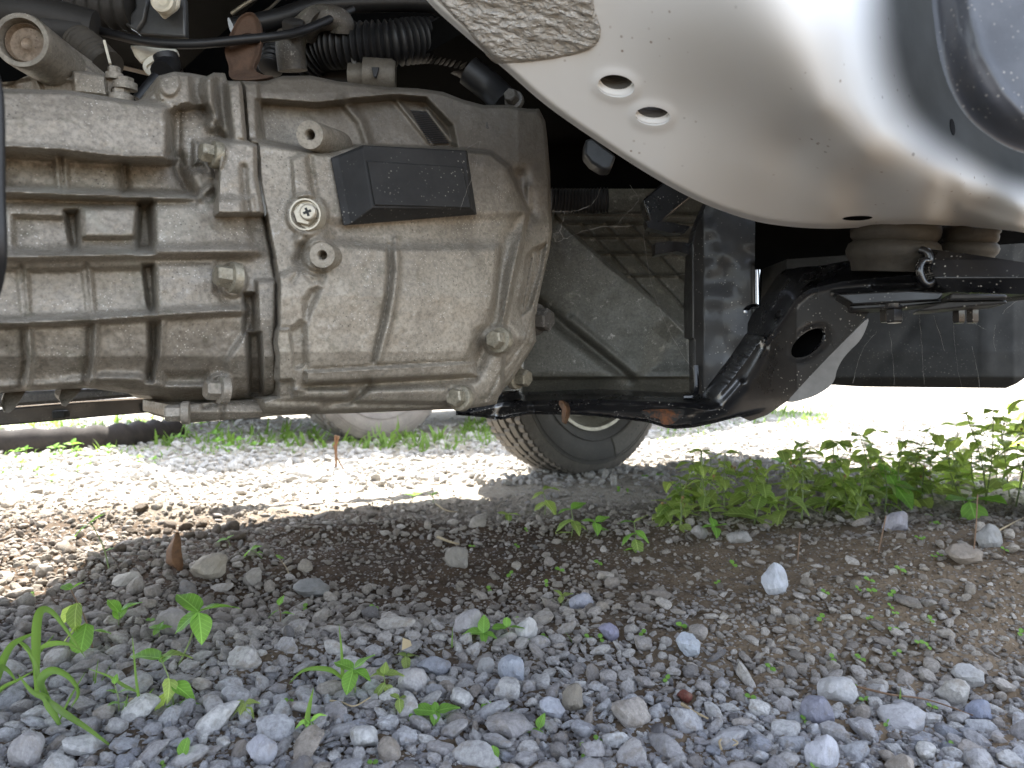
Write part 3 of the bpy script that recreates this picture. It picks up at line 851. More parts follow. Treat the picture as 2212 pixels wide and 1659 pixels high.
bell_out = seam[::-1][:0] + c2((100, 640), (230, 645), (300, 640), (430, 600), (660, 600), (860, 642), (1090, 668), (1240, 688), (1500, 700), (1700, 728), (1860, 790), (2020, 832), (2190, 830)) + \
    c7((330, 790), (410, 790), (455, 880), (470, 1000), (490, 1250), (497, 1500)) + c4((1945, 250), (1948, 350), (1930, 480), (1900, 610), (1850, 840), (1838, 980), (1845, 1065), (1815, 1120), (1750, 1225), (1690, 1320), (1640, 1370), (1600, 1430), (1585, 1478), (1490, 1495), (1380, 1510), (1035, 1522), (600, 1540), (150, 1548), (0, 1550)) + \
    c3((1900, 1545), (1900, 1425)) + seam[::-1]
front = [(548, 304), (572, 308), (668, 326), (720, 322), (790, 316), (1012, 324), (1060, 330), (1100, 360), (1140, 460), (1120, 560), (1090, 700), (1080, 960), (500, 960), (520, 304)]
bell_ops = [
    ('p', c2((230, 800), (700, 835), (980, 800), (1320, 770), (1560, 790), (1760, 1000), (1800, 1180), (1000, 1250), (240, 1130)), -20, 14),
    ('p', front, 33, 10),
    ('p', c2((-10, 600), (225, 600), (280, 1125), (20, 1115)), 16, 8),
    ('l', c2((100, 630), (125, 900), (145, 1110)), -3, 3),
    ('l', c2((900, 800), (1040, 960), (1100, 1130)), 7, 8), ('l', c2((1320, 780), (1610, 1140)), 5, 5), ('l', c2((1570, 870), (1780, 1140)), 5, 5),
    ('p', c2((500, 1260), (560, 1230), (620, 1230), (650, 1400), (680, 1560), (520, 1560)), 7, 10), ('l', c2((640, 1250), (660, 1400), (690, 1560)), -6, 7),
    ('l', seam, -5, 3.2),
    ('l', c1((2040, 1250), (2050, 1450)) + c3((1905, 0), (1945, 200), (1985, 400)), -9, 3.2),
    # boss walls
    ('l', c4((300, 400), (330, 380), (440, 380)), 8, 10), ('e', (690, 552, 36, 36, 0), 10, 12), ('l', c4((330, 480), (300, 540)), -14, 10), ('e', (663, 463, 45, 45, 0), 6, 12),
    # slope under the cover and the swollen front field
    ('p', c4((470, 290), (1440, 260), (1740, 250), (1720, 360), (1600, 430), (900, 440), (520, 410)), -7, 24),
    ('p', c4((500, 425), (890, 455), (930, 455), (1590, 452), (1570, 780), (1530, 960), (1450, 1000), (1420, 1150), (1430, 1200), (340, 1260), (330, 960), (440, 700)), 9, 16),
    ('l', c4((885, 440), (890, 600), (875, 760), (845, 920), (780, 1200)), -9, 4.5), ('l', c4((925, 400), (935, 600), (915, 780), (885, 940), (815, 1190)), 5, 6),
    ('l', c4((1735, 0), (1790, 230), (1730, 310), (1660, 430), (1620, 640), (1590, 900), (1500, 1130), (1450, 1230)), -22, 15),
    ('l', c4((1790, 60), (1795, 260)), 5, 6), ('l', c4((1585, 450), (1575, 650), (1540, 850)), 4, 5),
    ('l', c4((1750, 420), (1690, 600), (1660, 800), (1660, 940), (1740, 1040)), 12, 13),
    ('p', c4((1790, 520), (1830, 470), (1905, 435), (1880, 610), (1800, 850), (1750, 890), (1735, 830), (1770, 650)), -15, 12), ('l', c4((1830, 500), (1800, 660), (1765, 860)), 6, 3),
    ('l', c4((1945, 0), (1948, 350), (1905, 590), (1840, 850), (1775, 1060), (1600, 1290), (1520, 1450)), -4, 2.2),
    ('p', c4((1840, 860), (1870, 980), (1860, 1090), (1700, 1330), (1580, 1500), (1540, 1470), (1660, 1290), (1790, 1070)), -4, 5),
    # lower ledge and foot
    ('p', c4((340, 1265), (1440, 1205), (1445, 1290), (1000, 1315), (340, 1345)), 15, 9), ('l', c4((330, 1365), (700, 1352), (1440, 1310)), -12, 7),
    ('p', c4((740, 1385), (1270, 1368), (1280, 1475), (640, 1470)), 8, 12), ('l', c4((740, 1350), (650, 1440)), -14, 10), ('l', c4((460, 1495), (620, 1460)), -10, 7),
    ('p', c4((250, 1380), (640, 1380), (620, 1450), (250, 1440)), 6, 10), ('l', c4((0, 1455), (600, 1470), (1280, 1490)), -3, 4),
    ('p', c4((150, 640), (250, 600), (310, 600), (440, 640), (440, 710), (370, 740), (330, 800), (330, 930), (250, 985), (160, 985)), 9, 14), ('l', c4((250, 680), (300, 600), (390, 680)), -3, 4),
    ('p', c4((155, 985), (230, 985), (255, 1160), (260, 1320), (60, 1330), (50, 985)), 12, 8), ('p', c4((150, 1330), (250, 1320), (240, 1435), (50, 1440)), -2, 8), ('p', c4((260, 1250), (330, 1230), (335, 1390), (255, 1400)), 9, 10),
    ('e', c4((1600, 1060))[0] + (34, 32, 0), 9, 12), ('e', c4((1365, 1450))[0] + (32, 30, 0), 9, 12),
    ('l', c4((1480, 1100), (1400, 1280)), -6, 16),
]
bell_ops = [(k, s, (q * .7 if (k == 'l' and q < 0 and s is not seam) else q), (w_ * 1.25 if (k != 'e' and s is not seam) else w_)) for k, s, q, w_ in bell_ops]
def dbell(u, v):
    h = prof_bell(v)
    h = h - np.interp(u, [900, 1120, 1200], [0, 6, 22])
    h = paint(u, v, h.copy(), bell_ops)
    sd = np.maximum(polysd(u, v, bell_out), 0)
    h = h - 10 * (1 - smooth01(sd / 9)) ** 2
    h = h + 1.0 * (fbm(u / 30, v / 30, 3, 8) - .5) * 2
    return baseD(u) - h / 1000
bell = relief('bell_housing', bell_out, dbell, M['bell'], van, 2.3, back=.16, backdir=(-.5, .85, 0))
def at_case(u, v, off=0.0): return Vector(P(u, v, float(dcase(np.array([float(u)]), np.array([float(v)]))[0]) - off))
def at_bell(u, v, off=0.0): return Vector(P(u, v, float(dbell(np.array([float(u)]), np.array([float(v)]))[0]) - off))

def flange_bolt(parent, pos, axis, hexr, name='flange_bolt', hgt=None, mat=None, spin=0.2):
    """hexagon head on a washer flange; pos is the flange seat"""
    ax = Vector(axis).normalized(); hgt = hgt or hexr * 1.15; fl = hexr * 1.38
    m = MB()
    m.lathe([(-.004, fl), (hexr * .12, fl), (hexr * .22, fl * .97), (hexr * .34, hexr * .98)], pos, ax, 28)
    r = (ZA - ax * ax.dot(ZA)).normalized(); e2 = ax.cross(r)
    v = []
    for t, rr in ((hexr * .2, hexr), (hgt * .88, hexr), (hgt, hexr * .84)):
        for i in range(6):
            a = spin + math.pi / 3 * i
            v.append(Vector(pos) + ax * t + (r * math.cos(a) + e2 * math.sin(a)) * rr)
    f = [(k * 6 + i, k * 6 + (i + 1) % 6, k * 6 + 6 + (i + 1) % 6, k * 6 + 6 + i) for k in range(2) for i in range(6)] + [tuple(range(12, 18))]
    m.add(v, f)
    return m.build(name, mat or M['zinc'], parent, True, 25)

AXB = Vector((-.72, -.66, .06))
px = lambda d, n: n * d / FPX
flange_bolt(case, Vector(P(463, 334, .545)), AXB, px(.55, 21), hgt=.010)
flange_bolt(case, Vector(P(503, 600, .535)), AXB, px(.54, 24), hgt=.0125)
flange_bolt(case, Vector(P(478, 843, .56)), AXB, px(.56, 22), hgt=.012, mat=M['case'])
flange_bolt(case, Vector(P(377, 186, .575)), AXB, px(.57, 17), hgt=.010, mat=M['rust_cap'])
flange_bolt(bell, at_bell(1080, 735, .001), (-.55, -.80, .1), px(.70, 19.5), hgt=.012)
flange_bolt(bell, at_bell(994, 860, .001), (-.5, -.84, .12), px(.69, 20), hgt=.012)
flange_bolt(bell, Vector(P(1158, 690, .765)), (.80, -.58, -.05), px(.77, 25), hgt=.017, mat=M['dark_cast'])
flange_bolt(bell, Vector(P(1116, 815, .765)), (.80, -.58, -.05), px(.77, 19), hgt=.015)
flange_bolt(bell, Vector(P(1110, 216, .76)), (-.3, -.9, .1), px(.76, 15), hgt=.014, mat=M['dark_cast'])
flange_bolt(bell, Vector(P(1060, 285, .74)), (-.6, -.8, .1), px(.74, 15), hgt=.014, mat=M['dark_cast'])

def boss(parent, u, v, d, ru, axis, length, hole, name='threaded_boss', mat=None):
    ax = Vector(axis).normalized(); r = px(d, ru); c = Vector(P(u, v, d)); hr = px(d, hole)
    m = MB()
    prof = [(-length, r * 1.12), (-.0015, r), (0, r * .96), (.0, hr * 1.1)]
    for k in range(14): prof.append((-.0012 * k - .0005, hr * (1.0 if k % 2 == 0 else .86)))
    prof.append((-.024, hr * .9))
    m.lathe(prof, c, ax, 36, None, True, True)
    o = m.build(name, mat or M['bell'], parent, True, 35)
    return o
boss(bell, 669, 291, .590, 31, (-.10, -.97, -.16), .07, 11.5)
boss(bell, 696, 551, .559, 28, (.03, -.99, -.08), .05, 10.5)

# drain plug with its recessed hexagon and cross slot
dp = at_bell(663, 465, .004); axp = Vector((-.02, -.99, -.06)).normalized()
m = MB(); R0 = px(.6, 33)
m.lathe([(-.01, R0), (.003, R0), (.005, R0 * .98), (.005, R0 * .88), (.001, R0 * .84), (.0005, R0 * .2)], dp, axp, 40)
plug = m.build('drain_plug', M['plug'], bell, True, 30)
m = MB(); v = []; r_ = (ZA - axp * axp.dot(ZA)).normalized(); e2 = axp.cross(r_)
for t, rr in ((.0, R0 * .70), (.0065, R0 * .70), (.0075, R0 * .64)):
    for i in range(6): v.append(dp + axp * t + (r_ * math.cos(math.pi / 3 * i + .3) + e2 * math.sin(math.pi / 3 * i + .3)) * rr)
m.add(v, [(k * 6 + i, k * 6 + (i + 1) % 6, k * 6 + 6 + (i + 1) % 6, k * 6 + 6 + i) for k in range(2) for i in range(6)] + [tuple(range(12, 18))])
m.build('plug_hexagon', M['plug'], bell, True, 25)
m = MB(); pc = dp + axp * .0072 + Vector((.0035, 0, .001))
m.lathe([(0, R0 * .52), (.002, R0 * .52), (.0035, R0 * .47), (.004, R0 * .40)], pc, axp, 30); m.build('plug_screw', M['plug'], bell, True, 30)
m = MB()
for q in (.35, .35 + math.pi / 2):
    dirv = r_ * math.cos(q) + e2 * math.sin(q)
    Rm = Matrix((dirv, axp, dirv.cross(axp))).transposed()
    m.box(pc + axp * .0040, (R0 * .26, .0004, R0 * .075), Rm)
m.build('cross_slot', M['gasket'], bell, False)

# black inspection cover
def dplane(u, v): return baseD(u) - (prof_bell(v) + 33) / 1000
def cp(x, y, h): 
    (u, v), = cc((x, y)); d = float(baseD(u) - (prof_bell(np.array([v]))[0] + 33 + h) / 1000)
    return Vector(P(u, v, d))
m = MB()
base = [(420, 200), (560, 935), (2010, 815), (1905, 118), (770, 60)]
i1 = [(500, 190), (632, 915), (2002, 806), (1898, 118), (765, 62)]
top = [(768, 100), (872, 738), (1950, 748), (1893, 130), (775, 66)]
n = 5
vv = [cp(x, y, -6) for x, y in base] + [cp(x, y, 4) for x, y in base] + [cp(x, y, 5.5) for x, y in i1] + [cp(x, y, 23) for x, y in top]
ff = [(k * n + i, k * n + (i + 1) % n, (k + 1) * n + (i + 1) % n, (k + 1) * n + i) for k in range(3) for i in range(n)]
ff.append(tuple(15 + i for i in range(n)))
m.add(vv, ff)
cov = m.build('inspection_cover', M['plastic'], bell, True, 12)
md = cov.modifiers.new('soft_edges', 'BEVEL'); md.width = .0012; md.segments = 2; md.limit_method = 'ANGLE'; md.angle_limit = .25
m = MB()
q = [(890, 712), (1925, 738), (1905, 620), (1880, 590), (860, 545)]
m.add([cp(x, y, 23.6) for x, y in [(812, 228), (1862, 298), (1950, 745), (895, 715)]] + [cp(x, y, 25.2) for x, y in [(822, 240), (1852, 305), (1938, 735), (905, 705)]],
      [(0, 1, 5, 4), (1, 2, 6, 5), (2, 3, 7, 6), (3, 0, 4, 7), (4, 5, 6, 7)])
m.build('cover_panel', M['plastic'], bell, True, 12)

# ribbed label on the bell top
m = MB()
L0, L1 = c2((1440, 872), (1590, 1140)); R0_, R1_ = c2((1570, 884), (1752, 1140))
for k in range(17):
    t0 = k / 17; t1 = (k + .55) / 17
    pts = [(np.array(L0) * (1 - t) + np.array(L1) * t) for t in (t0, t1)] + [(np.array(R0_) * (1 - t) + np.array(R1_) * t) for t in (t1, t0)]
    fr = [at_bell(a, b, .0016) for a, b in pts]; bk = [at_bell(a, b, -.004) for a, b in pts]
    m.add(fr + bk, [(0, 1, 2, 3), (0, 4, 5, 1), (1, 5, 6, 2), (2, 6, 7, 3), (3, 7, 4, 0)])
m.build('barcode_strip', M['plastic'], bell, False)

# bottom flange below the case, with its bolt
low_out = c3((1262, 1468), (1340, 1458), (1480, 1452), (1640, 1440), (1900, 1425), (2100, 1425), (2300, 1430), (2300, 1530), (2028, 1542), (1600, 1577), (1345, 1597), (1262, 1560))
def dlow(u, v):
    h = np.interp(v, [858, 875, 890, 905, 918], [-4, 6, 8, 0, -14])
    h = paint(u, v, h.astype(float).copy(), [('l', c3((1620, 1470), (1600, 1570)), -4, 5), ('l', c3((1480, 1470), (1620, 1440)), -5, 6)])
    return baseD(u) - .008 - h / 1000
low = relief('lower_flange', low_out, dlow, M['case'], case, 2.3, back=.12, backdir=(-.6, .8, 0))
flange_bolt(low, Vector(P(397, 892, .565)), (-.95, -.3, 0), px(.57, 18), hgt=.013, mat=M['case'])
# two casting fins below the sump
for (a, b, cdx) in ((c3((20, 1495), (105, 1495)), c3((150, 1370), (190, 1370)), 0), (c3((440, 1450), (510, 1450)), c3((560, 1350), (615, 1345)), 0)):
    m = MB(); d = .55
    (x0, y0), (x1, y1) = a; (x3, y3), (x2, y2) = b
    fr = [P(x0 - 2, y0 - 8, d), P(x0 + 4, y0 + 3, d), P((x0 + x1) / 2, y0 + 5, d), P(x1, y1 - 3, d), P(x2, y2 - 8, d + .02), P(x3 - 28, y3 - 8, d + .02)]
    bk = [tuple(np.array(p) + np.array((-.035, .05, .002))) for p in fr]
    m.add(fr + bk, [(0, 1, 2, 3, 4, 5)] + [(i, (i + 1) % 6, 6 + (i + 1) % 6, 6 + i) for i in range(6)])
    o = m.build('casting_fin', M['case'], case, True, 30)
    md = o.modifiers.new('soft_edges', 'BEVEL'); md.width = .003; md.segments = 3

# ------------------------------------------------------------------ white frame rail
rail_d = tps([(870, -90, .50), (1000, 75, .52), (1180, 230, .55), (1420, 388, .58), (1640, 480, .62), (1850, 499, .63), (2060, 505, .63), (2260, 530, .62),
              (1150, -90, .475), (1300, 60, .495), (1480, 240, .525), (1640, 370, .555), (1800, 450, .580), (2010, 475, .575), (2200, 500, .560),
              (1420, -90, .447), (1480, 60, .463), (1600, 220, .494), (1720, 320, .521), (1860, 400, .544), (2050, 440, .548), (2230, 475, .540),
              (1620, -90, .415), (1690, 100, .430), (1770, 240, .455), (1870, 330, .480), (2020, 400, .505),
              (1760, -90, .425), (1815, 60, .435), (1850, 200, .452), (1920, 310, .478), (2080, 395, .510), (2230, 445, .528),
              (1900, -90, .480), (1930, 100, .480), (1990, 260, .500), (2120, 370, .528), (2250, 420, .545), (2100, -90, .57), (2130, 120, .56), (2200, 300, .565), (2300, 380, .575), (2300, 100, .62)])
def ell(cu, cv, ru, rv, an, n=36):
    c, s = math.cos(math.radians(an)), math.sin(math.radians(an))
    return [(cu + ru * math.cos(t) * c - rv * math.sin(t) * s, cv + ru * math.cos(t) * s + rv * math.sin(t) * c) for t in np.linspace(0, 2 * math.pi, n, False)]
rail_left = [tuple(q) for q in spline([(865, -90), (921, 0), (1000, 74), (1090, 150), (1180, 228), (1300, 312), (1420, 388), (1520, 440), (1620, 475), (1700, 489), (1780, 494), (1850, 492), (1960, 484), (2060, 488), (2150, 495), (2215, 503), (2290, 520)], 5)]
rail_out = rail_left + [(2290, 60), (2290, -90)]
hole1 = ell(1331, 186, 40, 24, 8); hole2 = ell(1410, 251, 38, 20, 5); hole3 = ell(1853, 471, 32, 4.5, -2); slot = ell(2058, 274, 5, 18, -8)
def drail(u, v):
    d = rail_d(u, v)
    sd, _, _ = seg_near(u, v, rail_left, False)
    d = d + .010 * (1 - smooth01(sd / 16)) ** 2
    for hp, rr in ((hole1, 13), (hole2, 13), (hole3, 7)):
        s, _, _ = seg_near(u, v, hp)
        d = d - .0016 * np.exp(-(s / rr) ** 2)
    # pressed crease along the far foot of the rail
    s, _, _ = seg_near(u, v, [(2080, 452), (2150, 474), (2220, 498)], False)
    d = d - .004 * np.exp(-(s / 12) ** 2)
    return d
rail = relief('frame_rail', rail_out, drail, M['rail_paint'], van, 4, (hole1, hole2), back=.03, backdir=(0, .3, 1), wall=(0.0, .002, .0035))
for hp, dd, mat, deep in ((hole1, .0, 'paint', .034), (hole2, .0, 'paint', .0135)):
    # the threaded bush welded above each hole
    hh = np.array(hp); pts0 = PN(hh[:, 0], hh[:, 1], drail(hh[:, 0], hh[:, 1]))
    c0 = pts0.mean(0); n = len(hh)
    for nm, mt, prof in (('bush_lip', 'paint', ((.0015, 1.02), (.0022, .95), (.0048, .95), (.0050, .88))), ('threaded_bush', 'inner', ((.0050, .885), (.0075, .87), (.0077, .91), (.0100, .91), (.0102, .87), (.0126, .87), (.0128, .91), (deep, .89)))):
        m = MB(); rings = [[c0 + (p - c0) * k_ + np.array((0, .1 * z_, z_)) for p in pts0] for z_, k_ in prof]
        ff = [(k_ * n + i_, (k_ + 1) * n + i_, (k_ + 1) * n + (i_ + 1) % n, k_ * n + (i_ + 1) % n) for k_ in range(len(rings) - 1) for i_ in range(n)]
        if mt == 'inner' and deep > .02: ff.append(tuple((len(rings) - 1) * n + i_ for i_ in range(n)))
        m.add([p for r in rings for p in r], ff); m.build(nm, M[mt], rail, True, 35)
relief('drain_slot', slot, lambda u, v: drail(u, v) - .0007, M['void'], rail, 2, back=.002)
relief('drain_slot', hole3, lambda u, v: drail(u, v) - .0007, M['void'], rail, 2, back=.002)
# dark reflection painted as colour on the outer side, fading into the white
dark_edge = [tuple(q) for q in spline([(1845, -95), (1852, 0), (1866, 119), (1888, 204), (1922, 276), (1978, 336), (2042, 384), (2105, 422), (2165, 450), (2300, 482)], 5)]
rco = np.empty(len(rail.data.vertices) * 3); rail.data.vertices.foreach_get('co', rco); rco = rco.reshape(-1, 3)
ru_, rv_, _ = to_uv(rco[:, 0], rco[:, 1], rco[:, 2])
rs_, _, _ = seg_near(ru_, rv_, dark_edge, False)
rin = inside(ru_, rv_, dark_edge + [(2400, 400), (2400, -200), (1815, -200)])
gsd = np.where(rin, rs_, -rs_)
gat = rail.data.attributes.new('side_dark', 'FLOAT', 'POINT')
gat.data.foreach_set('value', (smooth01((gsd + 18) / 110) ** .7).astype(np.float32))
# sprayed undercoat patch on the rail
pat = [tuple(q) for q in spline([(925, -40), (1100, -60), (1262, -40), (1284, 20), (1298, 72), (1272, 108), (1190, 128), (1100, 137), (1062, 131), (1010, 66), (970, 26)], 5, True)]
def dpat(u, v):
    s = np.maximum(polysd(u, v, pat), 0)
    t = u * .93 + v * .2; q = -u * .25 + v
    n = fbm(t / 34, q / 13, 3, 31)
    n2 = fbm(t / 15, q / 7, 2, 77)
    return drail(u, v) - .0026 * smooth01(s / 7) - smooth01(s / 12) * (.0042 * (n - .45) + .0018 * (n2 - .5))
relief('undercoat_patch', pat, dpat, M['undercoat'], rail, 2.2, back=.004, backdir=(0, .5, 1), sharp=80)

# ------------------------------------------------------------------ black crossmember
def xd(u): return np.interp(u, [950, 1100, 1300, 1500, 1600, 1720, 1900, 2010, 2300], [.98, .93, .87, .80, .755, .70, .64, .605, .54])
arm_out = c6((1185, 468), (1000, 500), (830, 530), (620, 570), (450, 580), (400, 620), (330, 720), (240, 850), (185, 920), (185, 1030)) + \
    c5((1528, 862), (1430, 1000), (1330, 1130), (1245, 1215), (1200, 1195), (1080, 1200), (850, 1185), (600, 1176), (250, 1178), (100, 1190), (20, 1225)) + \
    [(985, 885), (985, 897)] + c5((0, 1302), (40, 1312), (100, 1318), (150, 1308), (240, 1288), (480, 1290), (620, 1298), (900, 1332), (1000, 1362), (1050, 1368), (1150, 1360), (1280, 1332), (1400, 1300)) + \
    c6((90, 1590), (200, 1550), (330, 1460), (440, 1340), (600, 1170), (700, 1070), (800, 960), (880, 860), (960, 790), (1200, 765), (1290, 720), (1280, 640), (1230, 560))
hole_arm = ell(1746, 741, 44, 22, -38)
crease = c6((1200, 628), (700, 676), (480, 722), (440, 748), (380, 800), (330, 880), (250, 995), (190, 1060)) 
def darm(u, v):
    h = np.zeros_like(u)
    # above the crease the flange leans away from the eye
    cl_ = crease
    d, _, _ = seg_near(u, v, cl_, False)
    poly = crease + c6((150, 900), (250, 600), (450, 500), (900, 440), (1300, 400), (1290, 600))
    ins = inside(u, v, poly)
    h = np.where(ins, -d * .9, 0) + 3.0 * np.exp(-(d / 7) ** 2)
    # lower tube: rounded, with a thin rolled lip
    mid = [(980, 876), (1142, 872), (1300, 872), (1470, 880), (1540, 885)]
    td, _, _ = seg_near(u, v, mid, False)
    tube = (u < 1545)
    k = smooth01((1560 - u) / 60)
    top = np.interp(u, [985, 1082, 1280, 1471, 1540], [878, 858, 852, 860, 866])
    h = h + k * (np.interp((v - top), [-4, 3, 10, 20, 34, 60], [-26, -14, 6, 10, 4, 2]))
    bot = np.interp(u, [985, 1042, 1082, 1102, 1138, 1233, 1288, 1399, 1439, 1459, 1550, 1598, 1657], [897, 900, 907, 903, 895, 896, 899, 912, 924, 926, 912, 899, 885])
    h = h + 5 * np.exp(-((v - bot + 1.5) / 2.5) ** 2) * smooth01((1660 - u) / 80)
    # dished hole
    s, _, _ = seg_near(u, v, hole_arm)
    h = h - 1.2 * np.exp(-(s / 10) ** 2)
    # seam with the gusset
    s, _, _ = seg_near(u, v, c6((185, 1010), (185, 1120), (120, 1240), (40, 1370)) + [(1570, 865)], False)
    h = h + 2.0 * np.exp(-(s / 9) ** 2)
    h = paint(u, v, h, [('l', c6((640, 755), (1000, 738), (1340, 720)), 4, 5), ('l', c6((900, 700), (1280, 690)), -5, 6), ('p', [(1085, 860), (1140, 852), (1150, 900), (1060, 912)], 9, 16), ('l', [(1500, 900), (1560, 880), (1600, 830)], 4, 10)])
    return xd(u) - h / 1000
arm = relief('crossmember', arm_out, darm, M['black'], van, 2.3, (hole_arm,), back=.055, backdir=(.0, 1.0, .08), wall=(.0, .006, .0), sharp=50)
# rust where the paint has gone
rb = [tuple(q) for q in spline([(1385, 887), (1430, 884), (1474, 884), (1478, 893), (1466, 906), (1448, 917), (1430, 916), (1424, 905), (1400, 900)], 4, True)]
M['rusty_paint'] = (lambda n: n.fin(n.mix(n.ramp(n.noise(45, 6, .75), [(.44, 0), (.60, 1)]), (.03, .03, .028), (.20, .075, .028)), .75, 0, n.bump(n.noise(160, 4), .5, .001)))(NB('rust_patch'))
relief('rust_patch', rb, lambda u, v: darm(u, v) - .0006, M['rusty_paint'], arm, 2.3, back=.0004)
# right hand beam beyond the joint
beam_out = c6((1190, 455), (1262, 465), (1500, 495), (1700, 525), (2050, 580), (2050, 775), (1877, 762), (1600, 752), (1400, 745), (1320, 700), (1275, 600), (1262, 520))
def dbeam(u, v):
    h = np.interp(v, [535, 560, 600, 640], [-6, 2, 6, 0]) * 1.0
    return xd(u) - .006 - h / 1000
relief('beam', beam_out, dbeam, M['black'], arm, 2.6, back=.05)
# rolled joint between the two
m = MB()
loop = [P(*q) for q in spline([(*c6((1200, 470))[0], .60), (*c6((1250, 490))[0], .596), (*c6((1262, 540))[0], .595), (*c6((1215, 545))[0], .595), (*c6((1195, 600))[0], .594), (*c6((1215, 670))[0], .594), (*c6((1250, 695))[0], .594), (*c6((1295, 655))[0], .596), (*c6((1275, 590))[0], .598)], 6)]
m.tube(loop, .0032, 8); m.build('joint_lip', M['black'], arm, True, 60)
# stacked lower plates and their bolts
for nm, pts, d, t in (('clamp_plate', c6((650, 760), (1120, 736), (1345, 748), (1350, 768), (1320, 800), (760, 828), (740, 812)), .60, .05),
                      ('clamp_plate', c6((735, 834), (1000, 812), (1350, 795), (1352, 815), (1100, 842), (760, 862)), .605, .05),
                      ('clamp_plate', c6((1400, 752), (1770, 760), (1765, 792), (1500, 800), (1380, 800)), .575, .04),
                      ('clamp_plate', c6((1390, 806), (1768, 800), (1765, 822), (1520, 842), (1330, 862), (1200, 872), (1200, 855)), .58, .04)):
    m = MB(); n = len(pts); fr = [P(a, b, d - (a - 1900) * .0002) for a, b in pts]; bk = [tuple(np.array(p) + np.array((t * .4, t, .0))) for p in fr]
    m.add(fr + bk, [tuple(range(n - 1, -1, -1))] + [(i, (i + 1) % n, n + (i + 1) % n, n + i) for i in range(n)])
    o = m.build(nm, M['gusset'], arm, True, 30)
    md = o.modifiers.new('soft_edges', 'BEVEL'); md.width = .0015; md.segments = 2
for (u, v), r, d, mt in ((c6((1030, 845))[0], 18, .605, 'black'), (c6((975, 845))[0], 13, .63, 'black'), (c6((1540, 840))[0], 12.5, .575, 'black'), (c6((1450, 845))[0], 13, .60, 'black')):
    flange_bolt(arm, Vector(P(u, v, d)), (0, -.05, -1), px(d, r), 'clamp_bolt', .013, M[mt], .5)
# gusset plate
gus_out = c5((1160, 1165), (1158, 1000), (1158, 875), (1132, 868), (1128, 640), (1140, 380), (1165, 270), (1205, 175), (1240, 105), (1300, 60), (1485, 150), (1482, 480), (1490, 880), (1535, 850), (1528, 900), (1430, 1030), (1330, 1150), (1255, 1225))
def dgus(u, v):
    h = np.interp(u, [1488, 1496, 1520, 1640], [-14, 0, 4, 0])
    h = paint(u, v, h.astype(float).copy(), [('l', c5((1480, 480), (1490, 890)), 3, 5), ('l', c5((1300, 1150), (1420, 1010), (1520, 880)), 5, 6)])
    return .84 - (u - 1490) * .00025 - h / 1000 + .004 * (fbm(u / 60, v / 60, 2, 3) - .5)
gus = relief('gusset_plate', gus_out, dgus, M['gusset'], arm, 2.6, back=.03)
m = MB(); m.tube([P(1637, 583, .78), P(1637, 662, .78)], .0028, 10); m.build('locking_pin', M['pin'], arm)
m = MB(); m.tube([P(*q) for q in spline([(1637, 660, .78), (1622, 663, .775), (1612, 668, .77), (1610, 676, .77)], 4)], .0026, 8); m.build('locking_pin', M['pin'], arm)
m = MB(); m.tube([P(*q) for q in spline([(1503, 790, .83), (1505, 840, .825), (1496, 856, .82), (1476, 858, .82)], 5)], .003, 8); m.build('bent_lug', M['black'], arm)
# hanger tabs behind the gusset
for pts in (c5((890, 235), (1000, 240), (1130, 265), (1100, 300), (1020, 300), (900, 270)), c5((940, 355), (1010, 345), (1130, 355), (1130, 420), (1060, 400), (940, 420))):
    m = MB(); n = len(pts); fr = [P(a, b, .86) for a, b in pts]; bk = [tuple(np.array(p) + np.array((0, .02, 0))) for p in fr]
    m.add(fr + bk, [tuple(range(n - 1, -1, -1))] + [(i, (i + 1) % n, n + (i + 1) % n, n + i) for i in range(n)])
    m.build('hanger_tab', M['black'], arm, False)

# ------------------------------------------------------------------ undertray and other dark panels
tray_out = [(1120, 862), (1128, 700), (1150, 560), (1190, 470)] + c5((395, 190), (430, 230), (560, 350), (700, 478), (850, 590), (1000, 715), (1130, 850), (1150, 1100)) + [(1498, 862)]
def dtray(u, v):
    h = np.zeros_like(u)
    top = 818 + (u - 1160) * -.004
    h = h + np.interp(v - top, [-14, -4, 2, 40], [0, -2, -16, -40])
    sd = polysd(u, v, tray_out)
    h = h - 14 * (1 - smooth01(sd / 10)) ** 2
    h = paint(u, v, h, [('l', c5((300, 690), (440, 800), (640, 960), (800, 1085)), -16, 14), ('l', c5((480, 780), (660, 930), (820, 1070)), 8, 10),
                        ('p', c5((900, 1060), (960, 860), (1200, 700), (1200, 1060)), -14, 60)])
    return .93 - (u - 1160) * .0001 - h / 1000
tray = relief('undertray', tray_out, dtray, M['undertray'], van, 2.6, back=.06)
shield_out = c5((330, 60), (1240, 60), (1240, 900), (330, 500))
def dshield(u, v):
    h = np.zeros_like(u)
    ops = [('l', c5((400, y0), (1200, y0 + 6)), 6, 3.2) for y0 in (196, 246, 320, 412, 528)]
    for x in (560, 700, 830, 960, 1090): ops.append(('l', c5((x - 160, 250), (x + 260, 700)), -4, 3))
    h = paint(u, v, h, ops)
    return 1.05 + np.interp(v, [430, 700], [.06, 0]) - h / 1000
relief('ribbed_shield', shield_out, dshield, M['undertray'], van, 2.6, back=.05)
# exhaust pipe glimpsed below the tray
m = MB(); m.tube([P(*q) for q in spline([(1040, 868, 1.30), (1140, 848, 1.25), (1190, 836, 1.2), (1300, 838, 1.16), (1420, 846, 1.1)], 5)], .018, 14); m.build('exhaust_pipe', M['rim'], van, True, 60)
m = MB(); m.tube([P(1172, 846, 1.0), P(1212, 843, .98)], .022, 16); m.build('pipe_clamp', M['hose'], van)
